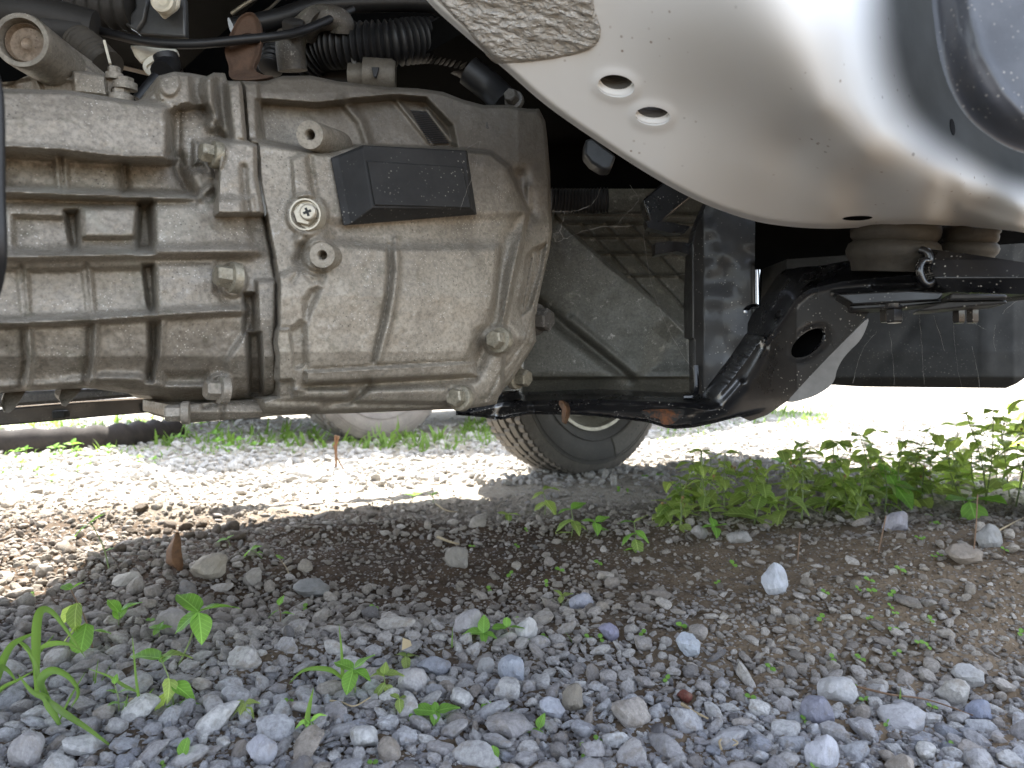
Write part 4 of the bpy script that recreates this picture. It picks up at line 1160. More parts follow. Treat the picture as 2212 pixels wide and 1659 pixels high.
# smooth dark panel and grey flap behind the crossmember at the far right
pan_out = [tuple(q) for q in [(1700, 560), (2290, 520), (2290, 700), (2235, 770)]] + c6((1878, 1310), (1830, 1345), (1760, 1375), (1500, 1372), (1100, 1368), (820, 1365), (640, 1345), (500, 1345), (300, 1200))
def dpan(u, v):
    h = np.interp(v, [640, 760, 815, 838], [0, 6, 3, -16]) - np.interp(u, [2120, 2190, 2240], [0, 6, 30])
    h = paint(u, v, h.copy(), [('l', c6((830, 1360), (1000, 1150), (1150, 960), (1200, 880)), -2, 14), ('l', c6((1640, 900), (1640, 1250)), 2, 16)])
    return 1.02 - (u - 1700) * .0002 - h / 1000
relief('splash_panel', pan_out, dpan, M['skirt'], van, 3, back=.10)
flap = [tuple(q) for q in spline(c6((860, 918), (840, 1000), (800, 1070), (740, 1130), (690, 1190), (655, 1260), (640, 1320), (600, 1370), (520, 1420), (440, 1448), (340, 1462), (420, 1350), (600, 1170), (760, 1010)), 3, True)]
relief('mud_flap', flap, lambda u, v: .90 + 0 * u - .006 * np.cos(u / 60), M['greyflap'], van, 3, back=.012)

# rubber mounts squeezed between rail and crossmember
for cu, cv, d, r, n_ in ((1932, 514, .64, 92, 'body_mount'), (2095, 520, .63, 56, 'body_mount')):
    R = px(d, r); c = Vector(P(cu, cv, d)); m = MB(); k = R / .038
    prof = [(.022 * k, R * .9), (.019 * k, R * .98), (.013 * k, R), (.010 * k, R * .94), (.006 * k, R * .97), (.0, R * .95), (-.003 * k, R * .88), (-.006 * k, R * .98), (-.012 * k, R * 1.03), (-.018 * k, R * .99), (-.022 * k, R * .9), (-.03 * k, R * .85)]
    m.lathe(prof, c, (.04, -.12, 1), 40); m.build(n_, M['rubber'], van, True, 60)

# dark guard in the top right corner
gu = [tuple(q) for q in spline([(2008, -100), (2013, 0), (2017, 40), (2027, 110), (2043, 170), (2066, 220), (2095, 260), (2130, 290), (2170, 315), (2215, 332), (2300, 350)], 5)]
guard_out = gu + [(2320, -100)]
def dguard(u, v):
    s, _, _ = seg_near(u, v, gu, False)
    h = 16 * (1 - (1 - smooth01(s / 110)) ** 2) + paint(u, v, np.zeros_like(u), [('l', [(2085, -60), (2100, 40), (2125, 120), (2170, 200), (2230, 270)], 1.2, 12)])
    return .40 - h / 1000
M['outer_dark'] = mat_black('dusty_blue_black_plastic', (.045, .05, .062), .34, .5, .55, .3, (.15, .16, .18))
relief('wheel_liner', guard_out, dguard, M['outer_dark'], van, 4, back=.05, backdir=(.75, .8, .6))
# out of focus cable at the very left edge
pxtube('cable', [(-40, 120, .33), (-8, 200, .33), (-4, 400, .33), (0, 530, .33), (-6, 600, .335), (-30, 680, .34)], .0028, M['hose'], van)

# ------------------------------------------------------------------ far rail seen under the gearbox
def plate_px(name, pts, d, back, mat, parent, bev=.002, dirn=(0, 1, 0)):
    m = MB(); n = len(pts); dd = d if hasattr(d, '__len__') else [d] * n
    fr = [P(a, b, q) for (a, b), q in zip(pts, dd)]; bk = [tuple(np.array(p) + np.array(dirn) * back) for p in fr]
    m.add(fr + bk, [tuple(range(n - 1, -1, -1)), tuple(range(n, 2 * n))] + [(i, (i + 1) % n, n + (i + 1) % n, n + i) for i in range(n)])
    o = m.build(name, mat, parent, True, 35)
    if bev:
        md = o.modifiers.new('soft_edges', 'BEVEL'); md.width = bev; md.segments = 2; md.limit_method = 'ANGLE'
    return o
q = cl((-500, 725), (0, 668), (1200, 562), (2140, 512), (2900, 470), (2900, 640), (2120, 690), (1200, 765), (500, 832), (0, 872), (-500, 910))
lr = plate_px('lower_rail', q, [.95, .98, 1.05, 1.10, 1.13, 1.13, 1.10, 1.05, 1.01, .98, .95], .05, M['railblack'], van, .002, (-.3, 1, .0))
M['silver'] = mat_plain('worn_bright_edge', (.75, .72, .70), .25, .9, .15, 40)
m = MB(); m.tube([P(*c, d) for c, d in zip(cl((150, 640), (1000, 574), (2140, 515)), (.985, 1.03, 1.09))], .0016, 6); m.build('bright_edge', M['silver'], lr)
for a, b in ((640, 690), (1760, 600)):
    (u0, v0), (u1, v1) = cl((a, b), (a + 170, b + 95))
    plate_px('rail_clip', [(u0, v0), (u0 + 24, v0 - 1), (u1, v0 + 1), (u1, v1 - 2), (u0, v1 + 3)], .995 if a < 1000 else 1.065, .012, M['skirt'], lr, .002)
q = cl((-500, 470), (2200, 380), (2200, 505), (1700, 520), (900, 580), (0, 650), (-500, 690))
plate_px('sump_pan', q, [.80] * 7, .12, M['dark_cast'], case, .004, (-.3, 1, .1))

# ------------------------------------------------------------------ the dark bay above the gearbox
topcover = c1((-200, 640), (20, 650), (130, 640), (260, 575), (300, 600), (560, 560), (680, 560), (830, 590), (900, 640), (870, 740), (780, 790), (560, 735), (0, 715), (-200, 720))
def dtop(u, v):
    h = paint(u, v, np.zeros_like(u), [('p', c1((570, 555), (830, 600), (850, 760), (585, 730)), 10, 8), ('l', c1((265, 600), (320, 710)), 6, 6), ('l', c1((0, 650), (260, 600), (560, 630)), 5, 6), ('e', c1((40, 640))[0] + (14, 8, 0), 6, 8)])
    return .60 - h / 1000
relief('top_cover', topcover, dtop, M['case'], case, 2.3, back=.10, backdir=(-.3, .8, .1))
body_out = c1((370, 300), (480, 320), (570, 370), (620, 440), (690, 560), (560, 600), (300, 600), (260, 560), (340, 460))
relief('selector_housing', body_out, lambda u, v: .615 - .022 * np.exp(-((u - 120) / 40) ** 2 - ((v - 125) / 30) ** 2), M['case'], case, 2.3, back=.06)
for (x, y, wd, hh, nm) in ((905, 560, 75, 60, 0), (990, 640, 105, 55, 1), (960, 735, 105, 60, 2)):
    (u, v), = c1((x, y)); d = .60
    flange_bolt(case, Vector(P(u, v + 8, d)), (.05, -.1, 1), px(d, wd * .2728 * .62), 'cap_bolt', px(d, hh * .2728), M['case'], .3)
m = MB(); c = Vector(P(48, 88, .555)); ax = Vector((.10, -.98, -.05)); r = px(.555, 58)
m.lathe([(-.06, r * .95), (-.01, r), (.0, r), (.0018, r * .97), (.0018, r * .80), (-.002, r * .77), (-.012, r * .76)], c, ax, 48, None, True, False); m.build('core_plug_boss', M['bell'], case, True, 35)
m = MB(); m.lathe([(-.013, r * .76), (-.004, r * .74), (-.003, r * .69), (-.008, r * .63), (-.0085, r * .35), (-.006, r * .2), (-.0075, r * .05)], c, ax, 40); m.build('core_plug', M['rust_cap'], case, True, 50)

pxtube('wiring_conduit', [(-40, 20, .66), (40, 28, .66), (110, 40, .67), (205, 66, .68)], .017, M['hose_dark'], van, 18)
pxtube('wiring_conduit', [(60, 48, .665), (130, 66, .67), (185, 70, .675)], .014, M['hose_dark'], van, 18)
pxtube('coolant_hose', [(195, 60, .70), (250, 76, .69), (330, 92, .68), (420, 95, .68), (520, 86, .69), (640, 70, .72), (760, 20, .80)], .0042, M['hose'], van, 14)
pxtube('coolant_hose', [(500, 60, .78), (600, 40, .80), (700, 12, .82), (900, 6, .85), (960, 20, .86)], .010, M['hose'], van, 14)
pxtube('rubber_bellows', [(170, 90, .66), (195, 110, .655), (232, 146, .65)], .014, M['rubber'], van, 24, 6, .0052)
m = MB(); m.tube([P(225, 88, .64), P(238, 138, .635)], .0012, 6); m.build('cable_tie', M['cream'], van)
plate_px('bracket', c1((1160, 30), (1430, -60), (1460, -20), (1468, 290), (1080, 262), (1150, 150)), .74, .01, M['greyplate'], van)
plate_px('bracket', c1((1060, -60), (1180, -60), (1160, 60), (1140, 160), (1080, 248), (978, 185), (1070, 60)), .735, .008, M['greyplate'], van)
plate_px('mounting_plate', c1((1180, -60), (1420, -60), (1410, 40), (1385, 70), (1285, 142), (1212, 50)), .72, .006, M['cream'], van)
m = MB(); c = Vector(P(*c1((1290, 10))[0], .712)); m.lathe([(-.004, .011), (.002, .011), (.003, .009), (.002, .006), (.0, .004)], c, (0, -1, 0), 28); m.build('mounting_bush', M['cream'], van)
plate_px('bracket', c1((1020, 350), (1200, 360), (1390, 380), (1412, 440), (1330, 420), (1240, 432), (1160, 470), (1110, 500), (1060, 440)), .70, .006, M['cream'], van)
plate_px('hook', [tuple(q) for q in spline(c1((1240, 436), (1190, 440), (1135, 490), (1130, 540), (1160, 582), (1200, 610), (1222, 560), (1218, 515), (1180, 520), (1165, 545), (1160, 520), (1215, 480)), 3, True)], .69, .006, M['cream'], van, .001)
pxtube('sensor', [(*c1((1310, 440))[0], .68), (*c1((1330, 520))[0], .68), (*c1((1290, 580))[0], .67)], .011, M['hose'], van, 14)
pxtube('sensor_lead', [(*c1((1240, 610))[0], .66), (*c1((1180, 680))[0], .655), (*c1((1090, 790))[0], .65)], .005, M['hose'], van, 10)
pxtube('rubber_bush', [(160, 10, .74), (215, 14, .74), (290, 18, .74)], .020, M['hose_dark'], van, 20, 6, .012)
# rusty lifting eye
eye = [tuple(q) for q in spline(c1((1830, 620), (1810, 520), (1780, 410), (1800, 320), (1845, 220), (1900, 130), (1985, 95), (2045, 150), (2068, 280), (2050, 430), (2010, 540), (2080, 590), (2160, 605), (2000, 632)), 4, True)]
eyeh = [tuple(q) for q in spline(c1((1880, 330), (1890, 285), (1950, 262), (2000, 270), (1995, 310), (1930, 330)), 4, True)]
relief('lifting_eye', eye, lambda u, v: .70 - .004 * np.exp(-(polysd(u, v, eye) / 6) ** 2) - .01 * smooth01((v - 150) / 20), M['rust'], van, 2.3, (eyeh,), back=.006, wall=(0, .006, 0))
# pipes and corrugated hoses to the right of the eye
pxtube('corrugated_hose', [(*c2((560, 480))[0], .82), (*c2((760, 380))[0], .81), (*c2((1000, 360))[0], .80), (*c2((1300, 340))[0], .80), (*c2((1600, 320))[0], .82), (*c2((1900, 380))[0], .84)], .022, M['hose'], van, 24, 6, .0065)
pxtube('corrugated_hose', [(*c2((330, 540))[0], .78), (*c2((360, 440))[0], .79), (*c2((470, 330))[0], .82)], .012, M['hose'], van, 18, 6, .006)
pxtube('elbow_pipe', [(*c2((500, 300))[0], .78), (*c2((600, 220))[0], .775), (*c2((690, 150))[0], .775), (*c2((800, 140))[0], .775), (*c2((890, 180))[0], .78), (*c2((900, 260))[0], .785)], .013, M['dark_cast'], van, 18)
m = MB(); m.tube([P(*c2((640, 175))[0], .774), P(*c2((700, 215))[0], .774)], .018, 20); m.build('hose_clamp', M['dark_cast'], van)
pxtube('valve_body', [(*c2((500, 280))[0], .765), (*c2((490, 400))[0], .765), (*c2((510, 560))[0], .77)], .015, M['dark_cast'], van, 16)
m = MB(); m.lathe([(0, .012), (.012, .012), (.014, .009)], P(*c2((520, 275))[0], .75), (0.1, -.6, .8), 6); m.build('valve_nut', M['hose_dark'], van, False)
m = MB(); m.tube([P(*c2((960, 610))[0], .80), P(*c2((1090, 610))[0], .80)], .0145, 20); m.build('connector', M['bell'], van, True, 60)
m = MB(); m.lathe([(-.004, .0185), (.026, .0185), (.030, .016)], P(*c2((1100, 600))[0], .795), (1, .1, -.02), 24); m.build('connector', M['bell'], van, True, 40)
plate_px('connector_clip', c2((1130, 530), (1190, 530), (1170, 610), (1150, 610)), .772, .004, M['hose'], van, .0005)
plate_px('bracket', c2((965, 450), (1010, 440), (1010, 530), (975, 530)), .79, .006, M['inner'], van, .001)
plate_px('bracket', c2((700, 610), (860, 500), (1000, 540), (1080, 660), (1000, 690)), .83, .02, M['hose_dark'], van)
pxtube('brake_pipe', [(*c2((20, 110))[0], .9), (*c2((120, 40))[0], .9), (*c2((220, -20))[0], .9)], .0022, M['rim'], van, 8)
pxtube('brake_pipe', [(*c2((230, 120))[0], .9), (*c2((320, 70))[0], .9), (*c2((420, -20))[0], .9)], .0018, M['inner'], van, 8)
pxtube('fuel_hose', [(*c2((250, 500))[0], .8), (*c2((330, 360))[0], .82), (*c2((480, 250))[0], .85), (*c2((680, 90))[0], .9)], .012, M['hose'], van, 14)
pxtube('coolant_hose', [(*c2((1000, 460))[0], .86), (*c2((1400, 430))[0], .86), (*c2((1800, 500))[0], .86), (*c2((2000, 640))[0], .86)], .013, M['hose'], van, 14)
pxtube('coolant_hose', [(*c2((1900, 560))[0], .80), (*c2((2080, 700))[0], .80), (*c2((2200, 830))[0], .79)], .016, M['hose'], van, 14)
pxtube('corrugated_hose', [(1190, 432, .90), (1250, 434, .90), (1312, 432, .90)], .014, M['hose_dark'], van, 24, 6, .004)
plate_px('junction_box', c7((745, 1010), (800, 1000), (970, 1130), (935, 1230), (870, 1230), (790, 1180), (740, 1120)), .88, .03, M['greyplate'], van, .003)
plate_px('bracket', [(1390, 430), (1450, 380), (1500, 420), (1440, 470), (1410, 500)], .9, .03, M['black'], van)
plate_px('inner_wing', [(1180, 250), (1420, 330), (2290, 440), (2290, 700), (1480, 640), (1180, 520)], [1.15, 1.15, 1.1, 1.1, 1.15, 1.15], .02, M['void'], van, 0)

plate_px('arm_back', [(1695, 712), (1760, 690), (1808, 702), (1790, 742), (1740, 782), (1695, 782)], [.735, .715, .70, .705, .725, .735], .004, M['void'], arm, 0)

# ------------------------------------------------------------------ gravel
def rock_mesh(name, seed, sx, sy, sz, sharp):
    rg = np.random.default_rng(seed)
    bm = bmesh.new(); bmesh.ops.create_icosphere(bm, subdivisions=3, radius=1.0)
    co = np.array([v.co[:] for v in bm.verts])
    k = rg.integers(11, 17)
    nrm = rg.normal(size=(k, 3)); nrm /= np.linalg.norm(nrm, axis=1)[:, None]
    hh = rg.uniform(.60, 1.0, k)
    dots = co @ nrm.T
    r = np.where(dots > .05, hh / np.maximum(dots, .05), 9.0)
    r = -np.log(np.exp(-sharp * r).sum(1) + np.exp(-sharp * 1.12)) / sharp
    p = co * r[:, None]
    p *= (1 + .05 * np.sin(co[:, [1]] * 5 + rg.uniform(0, 6)) * np.cos(co[:, [2]] * 4 + rg.uniform(0, 6)))
    off = Vector(rg.uniform(-50, 50, 3))
    nz = np.array([mnoise.noise(Vector(q) * 1.7 + off) * .16 + mnoise.noise(Vector(q) * 4.1 + off) * .07 + mnoise.noise(Vector(q) * 9.0 + off) * .03 for q in co])
    p *= (1 + nz)[:, None]
    p *= np.array([sx, sy, sz])
    for v, q in zip(bm.verts, p): v.co = q
    me = bpy.data.meshes.new(name); bm.to_mesh(me); bm.free()
    me.polygons.foreach_set('use_smooth', [True] * len(me.polygons))
    me.set_sharp_from_angle(angle=math.radians(30))
    me.materials.append(M['stone'])
    return me
ROCKS = [rock_mesh('stone', 100 + i, *sh) for i, sh in enumerate([
    (1.15, .85, .62, 22), (1.0, .9, .7, 14), (1.25, .75, .55, 18), (1.05, .95, .8, 22), (1.3, .8, .5, 10), (.95, 1.0, .72, 16),
    (1.2, .9, .42, 20), (1.0, .8, .85, 12), (1.35, .7, .6, 25), (1.1, 1.0, .6, 7), (1.0, .95, .55, 26), (1.2, .8, .75, 8)])]

# stones of their own, traced on the sheet: (u, v, width, height, colour, label)
BIG = [
    ((1681, 1250, 64, 78), (.52, .53, .56), 'largest pale blue-white stone, standing upright on the soil below the weeds'),
    ((1488, 1392, 52, 60), (.50, .53, .58), 'blocky pale blue stone with a squared top, on bare brown soil'),
    ((445, 1226, 86, 60), (.40, .35, .28), 'big tan wedge-shaped stone on the rim of the muddy rut, beside the curled brown leaf'),
    ((1480, 1503, 34, 28), (.17, .055, .04), 'dark red shard, the only red stone on the gravel'),
    ((1812, 1490, 84, 62), (.50, .49, .49), 'large pale stone with a purple foot, above the slate-coloured rounded stone'),
    ((1768, 1540, 66, 58), (.24, .24, .29), 'slate-coloured rounded stone tucked under the large pale stone'),
    ((1962, 1560, 112, 42), (.45, .44, .45), 'long flat pale stone lying level near the grass sprig'),
    ((1786, 1632, 78, 74), (.50, .50, .54), 'big white speckled stone at the bottom edge of the photo'),
    ((2098, 1462, 62, 48), (.46, .45, .44), 'pale angular stone at the edge of the bright gravel, far to the side'),
    ((2116, 1538, 56, 44), (.30, .32, .40), 'rounded bluish stone among white ones near the corner'),
    ((560, 1618, 72, 84), (.47, .47, .52), 'large egg-shaped bluish stone freckled with dark spots'),
    ((49, 1622, 80, 78), (.42, .40, .40), 'blurred round grey stone in the bottom corner by the grass'),
    ((372, 1348, 72, 54), (.33, .30, .27), 'flat brown five-sided stone leaning behind the four-leaf plant'),
    ((542, 1254, 44, 40), (.38, .34, .29), 'round tan cobble just beside the big wedge-shaped stone'),
    ((272, 1254, 66, 30), (.46, .42, .36), 'long flat cream stone lying level on the shaded gravel'),
    ((668, 1274, 78, 36), (.30, .29, .27), 'low grey-brown boulder half sunk in the edge of the rut'),
    ((1008, 1346, 66, 52), (.38, .36, .36), 'broad lilac-grey stone heading the lip of gravel before the rut'),
    ((936, 1440, 76, 42), (.36, .37, .41), 'flat slab-like blue-grey stone with straight edges'),
    ((888, 1470, 68, 56), (.44, .42, .42), 'chunky pale grey stone right under the slab-like one'),
    ((1106, 1448, 58, 66), (.36, .38, .43), 'three-cornered blue-grey stone in bare soil'),
    ((1048, 1440, 40, 44), (.42, .41, .40), 'small upright pale stone beside the three-cornered one'),
    ((1140, 1360, 50, 48), (.55, .53, .51), 'bright white chunk of stone behind a seedling'),
    ((1192, 1534, 58, 40), (.44, .45, .50), 'tilted oval bluish pebble with a white rim'),
    ((1236, 1508, 50, 72), (.27, .24, .20), 'tall brown stone stuck in dry soil beside the oval pebble'),
    ((1317, 1362, 46, 46), (.30, .29, .38), 'violet-tinted round stone in the dark soil'),
    ((1254, 1300, 54, 40), (.38, .38, .42), 'blunt bluish stone topping the dark soil below the seedlings'),
    ((989, 1208, 58, 46), (.31, .28, .24), 'brown pyramid-shaped stone standing in the muddy rut'),
    ((1030, 1128, 40, 32), (.36, .32, .27), 'round sandy stone below the sunlit strip'),
    ((2147, 1160, 60, 52), (.34, .33, .31), 'round grey boulder beside the weeds at the edge of the photo'),
    ((2091, 1192, 70, 44), (.33, .28, .23), 'wide brown stone in front of the round grey boulder'),
    ((1938, 1132, 52, 50), (.38, .36, .38), 'blocky grey stone leaning against the weed patch'),
    ((1512, 1148, 36, 40), (.40, .37, .34), 'upright pale pebble at the foot of the weeds'),
    ((1597, 1160, 58, 30), (.36, .34, .31), 'long smooth stone half hidden beneath the weeds'),
]
taken = []
KEYS = []
for i, ((u, v, wd, hg), col, lab) in enumerate(BIG):
    g, d = G(u, v + hg * .42)
    rw = wd / FPX * d / 2; rh = hg / FPX * d / 2
    me = ROCKS[(2, 3, 6, 8, 10, 5, 7)[i % 7]].copy(); me.materials.clear()
    me.materials.append(mat_stone_own('own_stone', col))
    o = bpy.data.objects.new('stone', me); COL.objects.link(o)
    co = np.array([q.co[:] for q in me.vertices]); ex = (co.max(0) - co.min(0)) / 2
    o.scale = (rw / ex[0], max(rw * .8, rh * .7) / ex[1], rh * (1.05 if hg < wd else .86) / ex[2])
    o.location = (g.x, g.y + rw * .35, g.z + rh * .72)
    o.rotation_euler = (random.uniform(-.15, .15), random.uniform(-.2, .2), random.uniform(-.35, .35))
    tag(o, lab, 'stone')
    KEYS.append((u, v, lab.split(',')[0]))
    taken.append((g.x, g.y + rw * .35, max(rw, rh) * .95))

CLOD = mat_stone_own('dark_clod', (.10, .075, .052), (.16, .125, .09))
for i, (x, y, s_) in enumerate([(880, 800, 84), (960, 860, 80), (1060, 880, 90), (1040, 830, 70), (1160, 900, 74), (1250, 890, 88), (1345, 925, 80), (1440, 905, 96), (1480, 960, 80), (1260, 960, 86), (1380, 985, 70), (1170, 960, 80), (820, 850, 60), (440, 1060, 90), (500, 1010, 60), (740, 1040, 80)]):
    (u, v), = b1((x, y)); g, dd_ = G(u, v + 8); s = s_ * .3472 / FPX * dd_ / 2
    me = ROCKS[(3, 9, 11, 7)[i % 4]].copy(); me.materials.clear(); me.materials.append(CLOD)
    o = bpy.data.objects.new('clod', me); COL.objects.link(o); o.scale = (s * 1.1, s, s * .95); o.rotation_euler = (random.uniform(-.4, .4), random.uniform(-.4, .4), random.uniform(0, 6))
    o.location = (g.x, g.y, g.z + s * .45)
    tag(o, 'dark damp clod of earth on the sunlit gravel heap', 'clod', 'dark clods on the gravel heap')
    taken.append((g.x, g.y, s * .8))

def zone(u, v):
    """density of stones (0..1) and size factor by place"""
    n = fbm(u / 130, v / 80, 3, 40)
    dens = np.full(u.shape, .85); size = np.full(u.shape, 1.0)
    # earthy slope on the right
    s = smooth01((u - 1230 + (n - .5) * 500) / 160) * smooth01((v - 1130) / 60) * smooth01((1590 - v + (n - .5) * 260 - (u - 1700) * .10) / 90)
    dens = dens * (1 - .84 * s); size = size * (1 - .1 * s)
    # muddy rut
    r = np.exp(-((u - 900 - (v - 1230) * .6) / 330) ** 2 - ((v - 1225 + (n - .5) * 60) / 62) ** 2)
    dens = dens * (1 - .88 * np.clip(r * 1.6, 0, 1)); size = size * (1 - .2 * r)
    # dark soil under the crossmember
    q = smooth01((u - 1050) / 150) * smooth01((1330 - v) / 60) * smooth01((v - 1040) / 40)
    dens = dens * (1 - .35 * q)
    # smooth track in front of the far wheel
    t = np.exp(-((v - 1075 - (u - 900) * -.10) / 26) ** 2) * smooth01((u - 450) / 150) * smooth01((1560 - u) / 200)
    dens = dens * (1 - .8 * t); size = size * (1 - .3 * t)
    dens = dens + .15 * smooth01((v - 1400) / 150) * (1 - s)
    size = size * (1 + .16 * smooth01((v - 1290) / 200) * (1 - .6 * s))
    return dens, size
stones = []   # x, y, r
grid = {}
CELL = .03
def free(x, y, r, k):
    ix, iy = int(x // CELL), int(y // CELL); q = 1 + int((r + .02) // CELL)
    for a in range(ix - q, ix + q + 1):
        for b in range(iy - q, iy + q + 1):
            for (px_, py_, pr) in grid.get((a, b), ()):
                if (px_ - x) ** 2 + (py_ - y) ** 2 < ((pr + r) * k) ** 2: return False
    return True
def put(x, y, r): grid.setdefault((int(x // CELL), int(y // CELL)), []).append((x, y, r))
for x, y, r in taken: put(x, y, r)
for (rlo, rhi, tries, k) in ((.0105, .0155, 380, 1.1), (.0074, .0105, 4800, .98), (.0052, .0074, 17000, .9), (.0036, .0052, 32000, .85), (.0024, .0036, 38000, .8)):
    vmin = 1010 if rlo > .0055 else 1040
    tries = int(tries * 1.5)
    uu = RNG.uniform(-1000, 3100, tries); vv = vmin + (1760 - vmin) * RNG.uniform(0, 1, tries) ** .85
    kk = (829.5 - vv) / FPX
    dd = (0 - CAM_H) / (kk * math.cos(TH) - math.sin(TH))
    X = (uu - 1106) / FPX * dd; Y = dd * math.cos(TH) + kk * dd * math.sin(TH)
    de, si = zone(uu, vv)
    acc = RNG.uniform(0, 1, tries) < de * (1.0 if rlo < .0075 else .9)
    rr = RNG.uniform(rlo, rhi, tries) * si
    # heaped berm: larger stones
    for x, y, r, a in zip(X, Y, rr, acc):
        if a and y < 2.6 and free(x, y, r, k):
            put(x, y, r); stones.append((x, y, r))
# far gravel, only the coarser grains
nf = 14000
vv = 905 + 150 * RNG.uniform(0, 1, nf) ** 1.1; uu = RNG.uniform(-700, 2900, nf)
kk = (829.5 - vv) / FPX; dd = (0 - CAM_H) / (kk * math.cos(TH) - math.sin(TH))
X = (uu - 1106) / FPX * dd; Y = dd
rr = RNG.uniform(.006, .015, nf) * np.where(RNG.uniform(0, 1, nf) < .07, 1.7, 1)
for x, y, r in zip(X, Y, rr):
    if 1.7 < y < 5.5 and free(x, y, r, .8): put(x, y, r); stones.append((x, y, r))
# grit lying between the stones
ng = 40000
vv = 1090 + 640 * RNG.uniform(0, 1, ng); uu = RNG.uniform(-700, 2900, ng)
kk = (829.5 - vv) / FPX; dd = (0 - CAM_H) / (kk * math.cos(TH) - math.sin(TH))
gz, _ = zone(uu, vv)
keepg = RNG.uniform(0, 1, ng) < .25 + .75 * gz
uu = uu[keepg]; dd = dd[keepg]; ng = int(keepg.sum())
grit = np.stack([(uu - 1106) / FPX * dd, dd, RNG.uniform(.0012, .0032, ng)], -1)

S = np.array(stones)
S = np.concatenate([S, grit])
N = len(S)
var = RNG.integers(0, len(ROCKS), N)
rot = np.stack([RNG.normal(0, .35, N), RNG.normal(0, .35, N), RNG.uniform(0, 6.283, N)], -1)
flat = RNG.uniform(.75, 1.15, N)
SCL = np.stack([S[:, 2] * RNG.uniform(.9, 1.15, N), S[:, 2] * RNG.uniform(.85, 1.1, N), S[:, 2] * flat], -1)
z = ground_z(S[:, 0], S[:, 1]) + S[:, 2] * RNG.uniform(.12, .5, N)
u_, v_, d_ = to_uv(S[:, 0], S[:, 1], z)
inview = (u_ > 5) & (u_ < 2207) & (v_ > 915) & (v_ < 1640)
show = np.where(inview, S[:, 2] / d_, 0)
order = np.argsort(-show)
NOWN = 262
own = order[:NOWN]
isown = np.zeros(N, bool); isown[own] = True
for i in own:
    o = bpy.data.objects.new('stone', ROCKS[var[i]])
    o.location = (S[i, 0], S[i, 1], z[i]); o.rotation_euler = rot[i]; o.scale = SCL[i]
    COL.objects.link(o); o.parent = ground
rest = ~isown
rc = bpy.data.collections.new('stone_kinds')
for i, me in enumerate(ROCKS):
    o = bpy.data.objects.new('stone_kind_%02d' % i, me); rc.objects.link(o)
gm = bpy.data.meshes.new('gravel')
gm.vertices.add(int(rest.sum()))
gm.vertices.foreach_set('co', np.stack([S[rest, 0], S[rest, 1], z[rest]], -1).ravel())
for nm, typ, arr in (('rot', 'FLOAT_VECTOR', rot[rest]), ('scl', 'FLOAT_VECTOR', SCL[rest])):
    at = gm.attributes.new(nm, typ, 'POINT'); at.data.foreach_set('vector', arr.astype(np.float32).ravel())
at = gm.attributes.new('pick', 'INT', 'POINT'); at.data.foreach_set('value', var[rest].astype(np.int32))
gravel = bpy.data.objects.new('gravel', gm); COL.objects.link(gravel)
tag(gravel, 'loose grey and tan gravel and grit lying over the soil', kind='stuff')
ngp = bpy.data.node_groups.new('scatter_stones', 'GeometryNodeTree')
ngp.interface.new_socket('Geometry', in_out='INPUT', socket_type='NodeSocketGeometry')
ngp.interface.new_socket('Geometry', in_out='OUTPUT', socket_type='NodeSocketGeometry')
gi_ = ngp.nodes.new('NodeGroupInput'); go_ = ngp.nodes.new('NodeGroupOutput')
ci = ngp.nodes.new('GeometryNodeCollectionInfo'); ci.inputs['Collection'].default_value = rc
ci.inputs['Separate Children'].default_value = True; ci.inputs['Reset Children'].default_value = True
ip = ngp.nodes.new('GeometryNodeInstanceOnPoints'); ip.inputs['Pick Instance'].default_value = True
def nattr(nm, typ):
    a = ngp.nodes.new('GeometryNodeInputNamedAttribute'); a.data_type = typ; a.inputs['Name'].default_value = nm
    return [s for s in a.outputs if s.enabled and s.name == 'Attribute'][0]
ngp.links.new(gi_.outputs[0], ip.inputs['Points']); ngp.links.new(ci.outputs[0], ip.inputs['Instance'])
ngp.links.new(nattr('pick', 'INT'), ip.inputs['Instance Index'])
ngp.links.new(nattr('rot', 'FLOAT_VECTOR'), ip.inputs['Rotation']); ngp.links.new(nattr('scl', 'FLOAT_VECTOR'), ip.inputs['Scale'])
ngp.links.new(ip.outputs[0], go_.inputs[0])
md = gravel.modifiers.new('scatter', 'NODES'); md.node_group = ngp

# ------------------------------------------------------------------ plants
def leaf_mesh(name, L, W, mat, cup=.18, droop=.25, n=8, tip=1.0, teeth=0.0, fold=.25, base=.0):
    v = []; f = []; m = 5
    for i in range(n + 1):
        t = i / n
        w_ = W / 2 * (math.sin(math.pi * min(1, t ** .75)) ** .8 if tip > .5 else math.sqrt(max(0, 1 - (2 * t - 1) ** 2)))
        if teeth and 0 < i < n and i % 2: w_ *= 1 + teeth
        for j in range(m):
            s = (j / (m - 1)) * 2 - 1
            v.append((s * w_, L * t + base, -droop * L * t * t + abs(s) * w_ * fold + .03 * L * math.sin(t * 9 + s * 2) * abs(s)))
    for i in range(n):
        for j in range(m - 1): f.append((i * m + j, i * m + j + 1, (i + 1) * m + j + 1, (i + 1) * m + j))
    me = bpy.data.meshes.new(name); me.from_pydata(v, [], f); me.update(); me.materials.append(mat)
    me.polygons.foreach_set('use_smooth', [True] * len(me.polygons))
    return me
WEED = [leaf_mesh('leaf', 1, .62, M['leaf'], droop=d_2, teeth=.10, fold=fo) for d_2, fo in ((.15, .3), (.35, .2), (.5, .35), (.05, .15))]
BRIGHT = [leaf_mesh('leaf', 1, .66, M['seed_leaf'], droop=d_2, fold=fo) for d_2, fo in ((.1, .3), (.3, .25), (.2, .15))]
